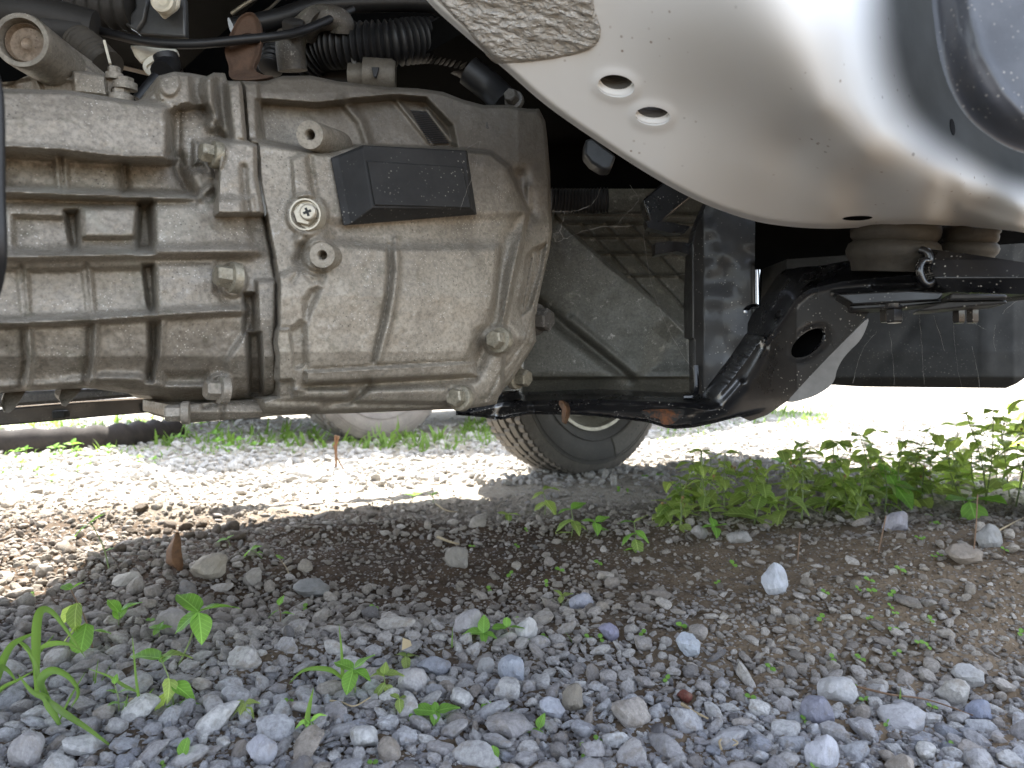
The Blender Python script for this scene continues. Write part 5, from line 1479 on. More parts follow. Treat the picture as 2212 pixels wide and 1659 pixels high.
COTY = [leaf_mesh('leaf', 1, .86, M['seed_leaf'], droop=.12, tip=0, fold=.1, n=7), leaf_mesh('leaf', 1, .78, M['seed_leaf'], droop=.05, tip=0, fold=.2, n=7)]
def blade_mesh(L, W, bend, mat, n=9):
    v = []; f = []
    for i in range(n + 1):
        t = i / n; w_ = W / 2 * (1 - t ** 2.2) * (.65 + .35 * min(1, t * 5))
        y = L * (math.sin(bend * t) / bend if bend else t); zz = L * ((1 - math.cos(bend * t)) / bend if bend else 0)
        for s in (-1, 0, 1): v.append((s * w_, y, -zz + abs(s) * w_ * .35))
    for i in range(n):
        for j in range(2): f.append((i * 3 + j, i * 3 + j + 1, i * 3 + 4 + j, i * 3 + 3 + j))
    me = bpy.data.meshes.new('blade'); me.from_pydata(v, [], f); me.update(); me.materials.append(mat)
    me.polygons.foreach_set('use_smooth', [True] * len(me.polygons)); return me
BLADES = [blade_mesh(1, .07, b, M['blade']) for b in (.4, .9, 1.5, 2.0, .15)] + [blade_mesh(1, .11, b, M['blade']) for b in (.5, 1.2, 1.8)]

def child(name, me, root, loc, rot, scl):
    o = bpy.data.objects.new(name, me); o.location = loc; o.rotation_euler = rot
    o.scale = scl if hasattr(scl, '__len__') else (scl,) * 3
    COL.objects.link(o); o.parent = root; return o
def local_tube(name, pts, rad, mat, root, n=7):
    m = MB(); m.tube(pts, rad, n)
    me = bpy.data.meshes.new(name); me.from_pydata(m.v, [], m.f); me.update(); me.materials.append(mat)
    me.polygons.foreach_set('use_smooth', [True] * len(me.polygons))
    o = bpy.data.objects.new(name, me); COL.objects.link(o); o.parent = root; return o
def face_rot(az, elev, roll=0):
    """leaf grows along +Y: turn by azimuth about Z, raise by elev"""
    return (Matrix.Rotation(az, 4, 'Z') @ Matrix.Rotation(elev, 4, 'X') @ Matrix.Rotation(roll, 4, 'Y')).to_euler()

SEEDS = []
def seedling(u, v, wpx, label, group, az=None, tilt=None, hpx=None):
    g, d = G(u, v + (hpx or wpx * .5)); s = wpx / FPX * d / 2
    root = empty('seedling', g); tag(root, label, 'seedling', group); SEEDS.append((u, v, root))
    az = random.uniform(0, 3.14) if az is None else az; h = (hpx or wpx * .55) / FPX * d * .85
    lean = Vector((random.uniform(-.2, .2), -random.uniform(.0, .3), 1)) * h
    local_tube('stem', [(0, 0, -.004), tuple(lean * .5), tuple(lean)], .0007, M['redstem'], root, 6)
    me = random.choice(COTY)
    for k in (0, 1):
        # cotyledons turned a little to the open side where the light comes from
        e = (Matrix.Rotation(.55, 4, 'X') @ Matrix.Rotation(az + math.pi * k, 4, 'Z') @ Matrix.Rotation(random.uniform(.0, .35), 4, 'X')).to_euler()
        child('leaf', me, root, lean, e, s * random.uniform(.9, 1.1))
    return root

SEED_A = 'tiny bright green two-leaf seedling on the bare brown soil slope'
SEED_B = 'tiny bright green two-leaf seedling between grey pebbles at the bottom of the photo'
SEED_C = 'tiny bright green two-leaf seedling in the dark damp soil behind the gravel'
for x, y in [(445, 15), (340, 140), (130, 400), (670, 655), (40, 725), (550, 835), (1040, 600), (1210, 600), (980, 350), (1270, 335), (1410, 170), (1460, 30), (1270, 100), (1275, 155), (1205, 160),
             (1000, 185), (1415, 420), (1565, 500), (1630, 530), (1440, 565), (1640, 335), (1400, 250), (1430, 295), (2190, 440)]:
    (u, v), = b6((x, y)); seedling(u, v, 25 if (x + y) % 3 else 19, SEED_A, 'seedlings on the soil slope')
for x, y in [(1165, 775), (870, 975), (765, 995), (1055, 1030), (1380, 995), (1240, 850), (1570, 1110), (1630, 1135), (1755, 1120), (945, 1265), (1655, 895)]:
    (u, v), = b6((x, y)); seedling(u, v, 25, SEED_B, 'seedlings between the front pebbles')
for x, y in [(2095, 740), (1665, 1120), (1580, 1160), (1585, 1215), (975, 905), (510, 985), (265, 1260)]:
    (u, v), = b5((x, y)); seedling(u, v, 24, SEED_B, 'seedlings between the front pebbles')
for x, y in [(2185, 410), (1940, 455), (1320, 372), (1610, 487), (1685, 492), (1330, 482), (1120, 90), (1345, 150), (1430, 65), (1670, 20), (985, 185), (270, 300), (1165, 380)]:
    (u, v), = b5((x, y)); seedling(u, v, 22, SEED_C, 'seedlings in the damp soil')
for x, y in [(1220, 925), (1160, 1020), (885, 1025), (1960, 590), (2050, 580), (2150, 660), (1790, 670), (1850, 680)]:
    (u, v), = b2((x, y)); seedling(u, v, 16, SEED_C, 'seedlings in the damp soil')
for x, y in [(1630, 820), (1660, 870), (1690, 885), (1565, 970), (1600, 950), (1665, 1055), (1695, 1050), (2090, 1025)]:
    (u, v), = b3((x, y)); seedling(u, v, 17, SEED_A, 'seedlings on the soil slope')
for x, y in [(1900, 295), (1800, 395), (200, 222), (1800, 880), (1020, 1275), (940, 375)]:
    (u, v), = b4((x, y)); seedling(u, v, 22, 'tiny two-leaf seedling on shaded gravel near the long grass' , 'seedlings near the long grass')

def sprout(name, cat, base, top, leaves, label, stem_px=3.0, bank=None, mat='stem', group=None, dz=0.0):
    """leafy plant: base and top on the sheet, leaves as (t along stem, side angle deg, length px, raise deg)"""
    g, d = G(*base); d -= dz
    t = Vector(P(top[0], top[1], d)) - Vector(P(base[0], base[1], d))
    root = empty(name, g); tag(root, label, cat, group)
    mid = t * .5 + Vector((t.z * .06, 0, 0))
    pts = [tuple(q) for q in spline([(0, 0, -.004), tuple(mid), tuple(t)], 5)]
    local_tube('stem', pts, list(np.linspace(stem_px, stem_px * .6, len(pts)) / FPX * d / 2), M[mat], root)
    bank = bank or BRIGHT
    for (k, ang, lp, el) in leaves:
        q = Vector(pts[min(int(k * (len(pts) - 1)), len(pts) - 1)])
        s = 1.2 * lp / FPX * d
        child('leaf', bank[random.randrange(len(bank))], root, q, face_rot(math.radians(ang - 90), math.radians(el), random.uniform(-.3, .3)), s)
    return root
B4 = lambda x, y: b4((x, y))[0]
B5 = lambda x, y: b5((x, y))[0]
B1 = lambda x, y: b1((x, y))[0]
B2 = lambda x, y: b2((x, y))[0]
B3 = lambda x, y: b3((x, y))[0]
# angles: 0 = to the side, -90 = towards the viewer
sprout('weed', 'plant', B4(1090, 680), B4(1235, 330), [(1, 150, 66, 25), (1, 25, 66, 15), (1, -55, 58, -55), (1, -150, 50, -30)], 'single tall stalk topped by four bright leaves, over the long grass', 4.5)
sprout('weed', 'plant', B4(1085, 930), B4(1000, 620), [(1, 170, 62, 5), (1, 20, 48, 20), (.95, 90, 40, 20), (.5, 0, 56, -25), (.45, 185, 60, -50), (.6, -60, 40, -30), (.15, 10, 46, 10), (.1, 200, 50, 0)], 'dull green leafy plant leaning beside the four-leaf stalk', 4, WEED + BRIGHT)
sprout('weed', 'plant', B4(590, 610), B4(440, 190), [(1, 160, 22, 20), (1, 20, 26, 30), (.85, 170, 50, -50), (.85, -90, 52, -60), (.55, 200, 44, -20), (.5, -80, 56, -50), (.42, 10, 38, -10)], 'round-leaved weed behind the long grass, tall and slightly bent', 4, COTY + WEED, 'redstem')
sprout('weed', 'plant', B4(740, 970), B4(712, 780), [(1, 100, 18, 60), (.7, 170, 22, 20), (.7, 10, 24, 20), (.4, 200, 20, 10), (.4, -10, 22, 15)], 'small yellowish sprig standing alone in the shaded gravel', 3)
sprout('weed', 'plant', B4(730, 430), B4(740, 330), [(1, 20, 40, 25), (1, 160, 34, 40), (.6, 60, 30, 50), (.5, 130, 30, 50)], 'low bright tuft in front of the flat tan stone', 2.5)
sprout('weed', 'plant', B4(990, 510), B4(985, 440), [(1, 160, 22, 20), (1, 20, 22, 20), (1, -90, 18, -10), (1, 80, 18, 40)], 'little four-leaf sprout beside the flat brown stone', 2.5)
sprout('weed', 'plant', B4(1740, 420), B4(1735, 290), [(1, 70, 20, 60), (.8, 200, 22, -20), (.6, 10, 24, 0)], 'thin sprig with small oval leaves at the near rim of the rut', 2.5, None, 'redstem')
sprout('weed', 'plant', B4(1510, 1000), B4(1520, 900), [(1, 160, 26, 0), (1, 20, 26, 10), (1, -90, 24, -20), (.7, 190, 26, -10), (.7, -20, 24, -10)], 'matt green rosette among bluish pebbles', 2.5, WEED)
sprout('weed', 'plant', B4(1110, 1280), B4(1130, 1240), [(1, 80, 34, 60), (.6, 10, 20, 10)], 'single rounded leaf poking up at the bottom edge', 2.5, COTY)
sprout('weed', 'plant', B5(150, 870), B5(145, 690), [(1, 160, 42, 15), (1, 35, 44, 35), (1, -25, 40, -15), (1, -100, 46, -40)], 'bright four-leaf cross on a short stem amid white pebbles', 3.5)
sprout('weed', 'plant', B5(330, 850), B5(335, 720), [(1, 165, 34, 0), (1, 10, 36, 0), (1, 90, 24, 50), (.6, -120, 34, -30), (.5, -40, 26, -20), (.9, 110, 36, 30)], 'matt green rosette just beside the bright four-leaf cross', 3, WEED + BRIGHT)
sprout('weed', 'plant', B5(430, 960), B5(430, 870), [(1, 15, 24, 10), (1, 160, 20, 20), (1, -80, 26, -30)], 'small grey-green sprout under the rosette', 2.5, WEED)
sprout('weed', 'plant', B5(470, 680), B5(470, 610), [(1, 150, 24, 20), (1, 30, 24, 10), (1, -80, 26, -30)], 'small sprout in front of the chunky pale grey stone', 2.5, WEED)
sprout('weed', 'plant', B5(655, 1010), B5(655, 950), [(1, 180, 40, 10), (1, 10, 44, 15), (1, 100, 22, 30), (1, -90, 30, -20)], 'plump light green seedling with two wide leaves and two short ones', 3, COTY + BRIGHT)
sprout('weed', 'plant', B5(1290, 1100), B5(1300, 1060), [(1, 60, 30, 50), (1, -90, 24, -20), (1, 190, 22, 0)], 'yellow-green three-leaf sprout near the tilted oval pebble', 2.5)
sprout('weed', 'plant', B5(1015, 1300), B5(1015, 1255), [(1, 90, 26, 50), (1, -90, 24, -30)], 'pale two-leaf sprout cut by the bottom edge', 3, COTY)
sprout('weed', 'plant', B5(1115, 500), B5(1100, 425), [(1, 185, 28, 0), (1, -5, 32, 0), (1, 90, 18, 60)], 'reddish-stemmed sprout with two flat oval leaves beside the white chunk', 3, COTY, 'redstem')
sprout('weed', 'plant', B5(960, 510), B5(955, 460), [(1, 90, 34, 60), (1, 175, 38, 10), (1, -20, 26, 0), (1, -85, 22, -30)], 'four-leaf sprout beside the broad lilac-grey stone', 2.5)
sprout('weed', 'plant', B5(1440, 290), B5(1440, 230), [(1, 140, 20, 30), (1, 10, 22, 10), (1, -100, 20, -20)], 'pale serrated sprout leaning on the blunt bluish stone', 2.5, WEED)
sprout('weed', 'plant', B1(683, 1175), B1(565, 880), [(1, 10, 30, 35), (1, 190, 36, -35), (.45, 20, 16, 20)], 'pale translucent seedling on a long stalk, backlit on the sunny gravel heap', 3.5, COTY)
sprout('weed', 'plant', B1(1640, 1100), B1(1560, 1050), [(1, 20, 20, 20), (1, 200, 28, -40), (.6, 10, 12, 10)], 'drooping two-leaf sprout by the muddy rut edge', 2.5)
sprout('weed', 'plant', B1(1810, 1220), B1(1735, 1110), [(1, 120, 14, 20), (1, -10, 10, 10)], 'hair-thin bent sprout over the muddy rut', 2, None, 'straw')
sprout('weed', 'plant', B1(1440, 1040), B1(1410, 985), [(1, 190, 18, 0), (1, 40, 14, 30)], 'small sprout beside the dark clods of the gravel heap', 2)
sprout('weed', 'plant', B2(1335, 830), B2(1325, 680), [(1, 30, 32, 20), (.9, 190, 24, -10), (.6, -40, 36, -40), (.5, 200, 26, -30)], 'leafy sprout growing out of stones below the far tyre', 3, WEED)
sprout('weed', 'plant', B2(1500, 970), B2(1500, 800), [(1, 30, 34, 20), (1, 190, 26, 0), (.6, 190, 36, -15), (.6, -60, 30, -30), (.5, 0, 30, -20), (.2, 180, 30, 0)], 'fuller light green weed on dark soil, first of the row below the crossmember end', 3, WEED + BRIGHT)
sprout('weed', 'plant', B2(1660, 960), B2(1650, 880), [(1, 170, 26, 10), (1, 20, 30, 20), (1, -80, 26, -30), (.5, 20, 24, 0)], 'washed-out low weed between two fuller weeds on dark soil', 3, BRIGHT)
sprout('weed', 'plant', B2(1890, 1050), B2(1890, 880), [(1, 20, 30, 25), (1, 170, 28, 10), (.7, -20, 32, -30), (.6, 200, 34, -20), (.4, -80, 34, -40), (.15, 190, 34, -5)], 'dense fresh green weed nearest the foreground in the row on dark soil', 3, WEED + BRIGHT)
sprout('weed', 'plant', B2(1100, 870), B2(1105, 830), [(1, 170, 20, 10), (1, 20, 22, 10), (1, -80, 20, -20)], 'dim faded sprout just behind the muddy rut', 2, WEED)
sprout('weed', 'plant', B2(640, 760), B2(640, 715), [(1, 60, 16, 30), (1, 150, 14, 30)], 'tiny sprout on the sunlit strip of gravel', 2)
sprout('weed', 'plant', B2(510, 745), B2(515, 715), [(1, 10, 16, 20), (1, 170, 16, 20), (1, 90, 12, 40)], 'flat little rosette on the shaded track by the sunlit strip', 2)

# the weed patch on the right: stems with paired leaves and dried flower heads
patch = []
def weed(u, vb, vt, n_pairs, lp, label, group, az0, leanx=0.0, flower=True):
    g, d = G(u, vb); h = (vb - vt) / FPX * d
    root = empty('weed', g); tag(root, label, 'weed', group)
    top = Vector((leanx * h, random.uniform(-.15, .1) * h, h))
    pts = [tuple(q) for q in spline([(0, 0, -.004), tuple(top * .5 + Vector((random.uniform(-.08, .08) * h, random.uniform(-.08, .08) * h, 0))), tuple(top)], 5)]
    local_tube('stem', pts, list(np.linspace(.0017, .0009, len(pts))), M['stem'], root)
    for k in range(n_pairs):
        t = .28 + .72 * k / max(1, n_pairs - 1)
        q = Vector(pts[int(t * (len(pts) - 1))]); s = lp / FPX * d * (1.08 - .45 * t) * random.uniform(.85, 1.2)
        for side in (0, 1):
            az = az0 + k * 1.57 + side * math.pi + random.uniform(-.4, .4)
            child('leaf', random.choice(WEED), root, q, face_rot(az, random.uniform(-.45, .35), random.uniform(-.4, .4)), s * random.uniform(.85, 1.15))
    # side shoots with two leaves each
    for k in range(random.randint(1, 3)):
        q = Vector(pts[int(random.uniform(.35, .8) * (len(pts) - 1))]); az = random.uniform(0, 6.28); sl = h * random.uniform(.2, .4)
        e = q + Vector((math.cos(az) * sl * .7, math.sin(az) * sl * .7, sl * .8))
        local_tube('stem', [tuple(q), tuple((q + e) / 2 + Vector((0, 0, -.004))), tuple(e)], .0007, M['stem'], root, 5)
        for side in (0, 1):
            child('leaf', random.choice(WEED), root, e, face_rot(az + 1.57 * (1 - 2 * side) - 1.57, random.uniform(-.3, .3), 0), lp / FPX * d * random.uniform(.5, .75))
        if flower and random.random() < .7:
            f0 = e + Vector((random.uniform(-.004, .004), 0, .007))
            m = MB(); m.tube([tuple(e), tuple(f0)], .0005, 5); m.lathe([(0, .0008), (.0015, .0026), (.004, .0028), (.0055, .0016)], f0, (0.1, 0, 1), 8)
            me = bpy.data.meshes.new('flower_head'); me.from_pydata(m.v, [], m.f); me.update(); me.materials.append(M['flower'])
            child('flower_head', me, root, (0, 0, 0), (0, 0, 0), 1)
    return root
GW = 'leafy weeds in the dense patch'
LW = 'leafy green weed standing inside the dense patch beyond the soil slope'
rw = random.Random(5)
specs = []
for i in range(40):
    t = (i + rw.uniform(-.3, .3)) / 39
    u = 1440 + 780 * t + rw.uniform(-15, 15)
    vb = 1128 - 22 * t + rw.uniform(-42, 12) - (14 if t > .6 else 0)
    top = np.interp(t, [0, .12, .3, .5, .7, .85, 1], [1045, 1000, 1005, 980, 955, 930, 900]) + rw.uniform(-40, 45)
    specs.append((u, vb, top, rw.randint(5, 7), rw.uniform(36, 62)))
for (u, vb, vt, np2, lp) in specs: weed(u, vb, vt, np2, lp, LW, GW, rw.uniform(0, 3), rw.uniform(-.25, .25))
weed(*B3(120, 900), B3(120, 720)[1], 3, 34, 'small weed with a white flower bud, first of the patch on its shaded side', None, .4)
weed(*B3(2180, 420), 868, 3, 58, 'tallest weed, its pale leaves rising above the patch into the glare', None, .2, .0, False)
weed(*B3(1310, 640), B3(1310, 300)[1], 4, 50, 'upright weed whose broad leaf crown stands out against the sunlit gravel', None, .1)
weed(*B3(1780, 640), B3(1790, 270)[1], 5, 48, 'bushy weed with dried brown heads rising in the middle of the bright glare', None, .8)
weed(*B3(300, 740), B3(300, 470)[1], 4, 36, 'thin weed nodding over the grey stones at the tyre side of the patch', None, .8)
sprout('weed', 'plant', B3(1385, 800), B3(1430, 640), [(1, 100, 58, 50), (1, 0, 54, 0), (1, 185, 34, 0), (1, -70, 50, -40)], 'bright three-lobed light green weed standing before the dark patch', 4, BRIGHT)
sprout('weed', 'plant', B3(1810, 850), B3(1880, 740), [(1, 15, 76, 10), (1, 190, 50, 10), (1, -95, 64, -50)], 'weed with the largest light green leaf, nearest to the camera in the patch', 4, BRIGHT)
sprout('weed', 'plant', B3(340, 960), B3(330, 890), [(1, 170, 24, 0), (1, 20, 28, 10), (1, -90, 26, -20), (1, 90, 26, 40)], 'low bright rosette in front of the patch beside the pale pebble', 2.5, BRIGHT)
sprout('weed', 'plant', B3(100, 670), B3(105, 630), [(1, 170, 14, 10), (1, 20, 16, 10), (.6, -90, 14, -10)], 'tiny sprout on the stony soil between far tyre and patch', 2, BRIGHT)
sprout('weed', 'plant', B3(730, 540), B3(735, 500), [(1, 20, 22, 30), (1, 170, 22, 30), (1, 90, 18, 50)], 'sunlit yellow-green sprout behind the weed patch', 2, BRIGHT)
sprout('weed', 'plant', B3(1480, 300), B3(1450, 130), [(1, 30, 14, 20), (1, 170, 14, 20), (.8, 0, 14, 10), (.6, 180, 14, 0)], 'spindly brown weed alone in the glare beyond the patch', 2, WEED, 'redstem')

# grass
def grass_plant(u, v, blades, label, group=None, cat='grass', name='grass_plant'):
    """blades: (du, dv of the tip, length px, width factor, bend index)"""
    g, d = G(u, v); root = empty(name, g); tag(root, label, cat, group)
    for (az, el, lp, bi) in blades:
        s = lp / FPX * d
        child('blade', BLADES[bi], root, (random.uniform(-.003, .003), random.uniform(-.003, .003), -.003), face_rot(math.radians(az - 90), math.radians(el), 0), s)
    return root
grass_plant(*B4(770, 1010), [(70, 80, 60, 0), (100, 75, 70, 0)], 'pair of short grass blades in the shaded gravel')
grass_plant(*B4(600, 800), [(80, 84, 70, 4), (120, 60, 50, 1), (60, 70, 60, 0)], 'thin bright grass sprig behind the bluish stones')
grass_plant(*B5(770, 570), [(88, 86, 55, 0)], 'lone upright blade before the broad lilac-grey stone')
grass_plant(*B5(1160, 585), [(40, 45, 58, 0), (60, 50, 30, 1)], 'slanted blade under the white chunk of stone')
grass_plant(*B5(1530, 520), [(130, 50, 34, 0), (60, 70, 26, 1)], 'tiny grass sprig on the dark damp soil')
grass_plant(*B5(940, 1100), [(160, 12, 46, 6), (20, 25, 20, 1)], 'small flat grass leaf lying on bluish gravel')
grass_plant(*B5(1160, 980), [(135, 60, 40, 1)], 'yellowed short blade by the three-leaf sprout')
grass_plant(*b6((1445, 930))[0], [(60, 62, 60, 5), (10, 30, 26, 6), (170, 25, 30, 6)], 'wide-bladed grass sprig by the long flat pale stone')
grass_plant(*B3(1870, 300), [(25, 30, 62, 1), (150, 50, 60, 0)], 'arched grass blades against the glare above the patch')
def traced_grass(root_px, blades, label, cat='grass', name='grass_plant'):
    """each blade: (list of sheet points root to tip, width px, colour, depth drift)"""
    g, d = G(*root_px); root = empty(name, g); tag(root, label, cat)
    for pts, wpx, mk, drift in blades:
        sp_ = spline(pts, 5); nn = len(sp_); v = []; f = []
        for k, (uu_, vv_) in enumerate(sp_):
            t = k / (nn - 1); dd_ = d + drift * math.sin(t * 2.2)
            c = Vector(P(uu_, vv_, dd_)) - g
            q0 = sp_[max(k - 1, 0)]; q1 = sp_[min(k + 1, nn - 1)]
            tx, ty = q1[0] - q0[0], q1[1] - q0[1]; L_ = math.hypot(tx, ty) or 1
            nx, ny = -ty / L_, tx / L_
            hw = .74 * wpx / 2 * min(1, .45 + t * 2.2) * (1 - max(0, t - .35) / .65) ** .7 / FPX * dd_
            off = Vector((nx * hw, hw * .55, -ny * hw))
            v += [tuple(c - off), tuple(c + Vector((0, hw * .25, -hw * .25))), tuple(c + Vector((off.x, -hw * .35, off.z)))]
        for k in range(nn - 1):
            for j in range(2): f.append((k * 3 + j, k * 3 + j + 1, k * 3 + 4 + j, k * 3 + 3 + j))
        me = bpy.data.meshes.new('blade'); me.from_pydata(v, [], f); me.update(); me.materials.append(M[mk])
        me.polygons.foreach_set('use_smooth', [True] * len(me.polygons))
        o = bpy.data.objects.new('blade', me); COL.objects.link(o); o.parent = root
    return root
T4 = lambda *p: b4(*p)
traced_grass(B4(250, 900), [(T4((236, 860), (232, 640), (236, 420), (262, 320), (330, 330), (430, 460), (535, 620)), 27, 'blade', -.02), (T4((235, 700), (180, 560), (105, 500)), 14, 'blade', .01),
    (T4((236, 560), (330, 525), (430, 530), (520, 580)), 17, 'blade', .02), (T4((238, 600), (280, 540), (340, 470)), 8, 'blade', .02)], 'tall grass clump whose widest blade folds over at the top, near the corner')
traced_grass(B4(380, 1060), [(T4((375, 1030), (320, 920), (285, 860), (200, 820), (110, 715)), 26, 'blade', .0), (T4((300, 870), (400, 950), (560, 1060), (770, 1225)), 25, 'blade', -.035),
    (T4((310, 880), (260, 760), (330, 690), (430, 730), (490, 830), (440, 930)), 25, 'blade', .02), (T4((290, 860), (240, 740), (210, 620), (110, 510)), 13, 'blade', .02), (T4((360, 1030), (440, 860), (540, 690)), 7, 'blade', .01)], 'front grass clump with a long blade drooping down over the pebbles')
traced_grass(B4(-30, 900), [(T4((-40, 900), (-20, 760), (60, 560), (150, 490), (250, 455)), 24, 'blade', .0), (T4((-40, 900), (-20, 700), (40, 680), (110, 770)), 27, 'blade', -.01), (T4((-40, 880), (20, 800), (120, 750), (220, 690)), 12, 'blade', .01), (T4((-40, 870), (-10, 920), (30, 1000), (60, 1080)), 18, 'blade', -.02)], 'grass blades reaching in from beyond the edge of the photo')
traced_grass(B4(890, 975), [(T4((895, 975), (870, 880), (850, 760), (835, 600), (822, 470)), 9, 'blade', .0), (T4((865, 830), (780, 790), (680, 730), (540, 680)), 11, 'blade', .02), (T4((890, 970), (920, 860), (960, 800)), 6, 'blade', .01), (T4((780, 1000), (800, 900), (830, 870), (890, 970)), 5, 'straw', .0)], 'slender upright grass with one blade bent back to the long clump')
traced_grass(B4(2140, 800), [(T4((2140, 800), (2132, 700), (2125, 560), (2108, 400)), 11, 'blade', .0), (T4((2140, 750), (2060, 690), (1950, 680), (1870, 705), (1795, 780)), 15, 'blade', -.02)], 'tall pointed blade behind the bright four-leaf cross')
traced_grass(B4(1935, 1110), [(T4((1935, 1110), (1915, 1000), (1930, 900), (1952, 800)), 17, 'blade', .0), (T4((1935, 1040), (1890, 1010), (1835, 1060)), 16, 'seed_leaf', .0), (T4((1935, 1010), (1980, 970), (2035, 975)), 12, 'seed_leaf', .0), (T4((1940, 1110), (1960, 1060), (1940, 1010)), 12, 'blade', -.01)], 'stiff grass shoot with a yellowing side leaf in pale pebbles')
gr_mb = MB(); tr = random.Random(3)
def tuft(u, v, n, lp):
    g, d = G(u, v)
    for _ in range(n):
        L = lp / FPX * d * tr.uniform(.5, 1.3); az = tr.uniform(0, 6.28); el = tr.uniform(.7, 1.5); W = L * tr.uniform(.04, .09)
        b0 = g + Vector((tr.gauss(0, .012), tr.gauss(0, .012), -.002)); hd = Vector((math.cos(az), math.sin(az), 0)); sdv = Vector((-math.sin(az), math.cos(az), 0)) * W
        v0 = len(gr_mb.v); 
        for k in range(4):
            t = k / 3; e = el - t * tr.uniform(.2, 1.0)
            c = b0 + hd * (L * t * math.cos(e)) + Vector((0, 0, L * t * math.sin(max(e, .15))))
            wv = sdv * (1 - t ** 1.6)
            gr_mb.v += [tuple(c - wv), tuple(c + wv)]
        gr_mb.f += [(v0 + 2 * k, v0 + 2 * k + 1, v0 + 2 * k + 3, v0 + 2 * k + 2) for k in range(3)]
for _ in range(90): tuft(tr.uniform(-40, 420), tr.uniform(905, 935), 4, 34)
for _ in range(60): tuft(tr.uniform(0, 640), tr.gauss(975, 16), 4, 26)
for _ in range(60): tuft(tr.uniform(330, 700), tr.uniform(935, 965), 4, 46)
for _ in range(70): tuft(tr.uniform(740, 1060), tr.gauss(950, 12), 5, 30)
for _ in range(26): tuft(tr.uniform(660, 1000), tr.uniform(950, 975), 4, 55)
for _ in range(130): tuft(tr.uniform(1440, 1800), tr.uniform(880, 925), 4, 24)
for _ in range(60): tuft(tr.uniform(1420, 1560), tr.uniform(925, 965), 3, 18)
for _ in range(80): tuft(tr.uniform(1000, 1080), tr.uniform(905, 950), 4, 26)
gro = gr_mb.build('grass', M['blade'], None, True, None)
tag(gro, 'short sunlit grass tufts along the far side of the gravel', kind='stuff')
# broad-leaved seedlings of the far strip
FS = 'sunlit round-leaved seedling in the green strip along the dark timber'
for x, y, s in [(100, 460, 22), (160, 440, 18), (340, 440, 26), (450, 420, 28), (470, 450, 22), (670, 430, 20), (560, 500, 20), (690, 350, 24), (1110, 370, 22), (1170, 340, 16), (1330, 350, 26), (1350, 400, 24), (1480, 395, 26), (960, 360, 16),
                (130, 525, 24), (230, 575, 20), (320, 610, 20), (860, 490, 18), (960, 490, 18), (1420, 420, 20), (1580, 410, 18), (1690, 400, 16), (20, 560, 14), (480, 550, 14), (310, 510, 14), (1250, 285, 22)]:
    u, v = B1(x, y)
    sprout('weed', 'plant', (u + 2, v + s * .5), (u, v - s * .3), [(1, 175, s * .62, 15), (1, 5, s * .7, 20), (1, 85, s * .5, 55), (.5, -80, s * .4, -10)], FS, 1.6, BRIGHT, 'stem', 'seedlings of the far green strip')

# ------------------------------------------------------------------ twigs, leaves, webs
def lone(name, label, cat, build):
    m = MB(); build(m); return m
def stick(name, label, cat, pts, rad, mat, taper=.5):
    q = [G(*p)[0] if len(p) == 2 else Vector(p) for p in pts]
    m = MB(); pp = [tuple(a) for a in spline([tuple(a) for a in q], 4)]
    m.tube(pp, list(np.linspace(rad, rad * taper, len(pp))), 7)
    o = m.build(name, mat, None); tag(o, label, cat); return o
def standing(base, tops, d=None):
    g, dd = G(*base); return [tuple(g)] + [P(a, b, dd) for a, b in tops]
u, v = B1(2090, 560)
m = MB(); g, d = G(u, v)
m.tube([tuple(a) for a in spline([tuple(g), P(*B1(2090, 450), d), P(*B1(2078, 395), d)], 4)], .0035, 7)
m.tube([P(*B1(2090, 450), d), P(*B1(2088, 340), d)], .004, 6); m.tube([P(*B1(2086, 420), d), P(*B1(2108, 345), d)], .003, 6)
m.tube([tuple(a) for a in spline([P(*B1(2092, 470), d), P(*B1(2120, 520), d), P(*B1(2145, 556), d)], 4)], .0018, 6)
tag(m.build('dead_stalk', M['dead'], None), 'broken brown stalk standing upright on the sunlit gravel before the old tyre', 'twig')
# curled dead leaf upright on the gravel
m = MB(); g, d = G(*B1(1115, 1185)); pts = [B1(1110, 1185), B1(1080, 1140), B1(1075, 1060), B1(1088, 1000), B1(1104, 945)]
row = []
for k, (a, b) in enumerate(pts):
    w_ = [.004, .014, .012, .008, .001][k]; c = Vector(P(a, b, d - .01))
    row += [tuple(c + Vector((-w_, .006, 0))), tuple(c + Vector((0, -.004, .002))), tuple(c + Vector((w_ * .9, .004, -.001)))]
m.add(row, [(k * 3 + j, k * 3 + j + 1, k * 3 + 4 + j, k * 3 + 3 + j) for k in range(4) for j in range(2)])
o = m.build('dead_leaf', M['dead'], None); md = o.modifiers.new('thick', 'SOLIDIFY'); md.thickness = .001
tag(o, 'curled brown dead leaf standing on edge beside the big tan stone', 'leaf')
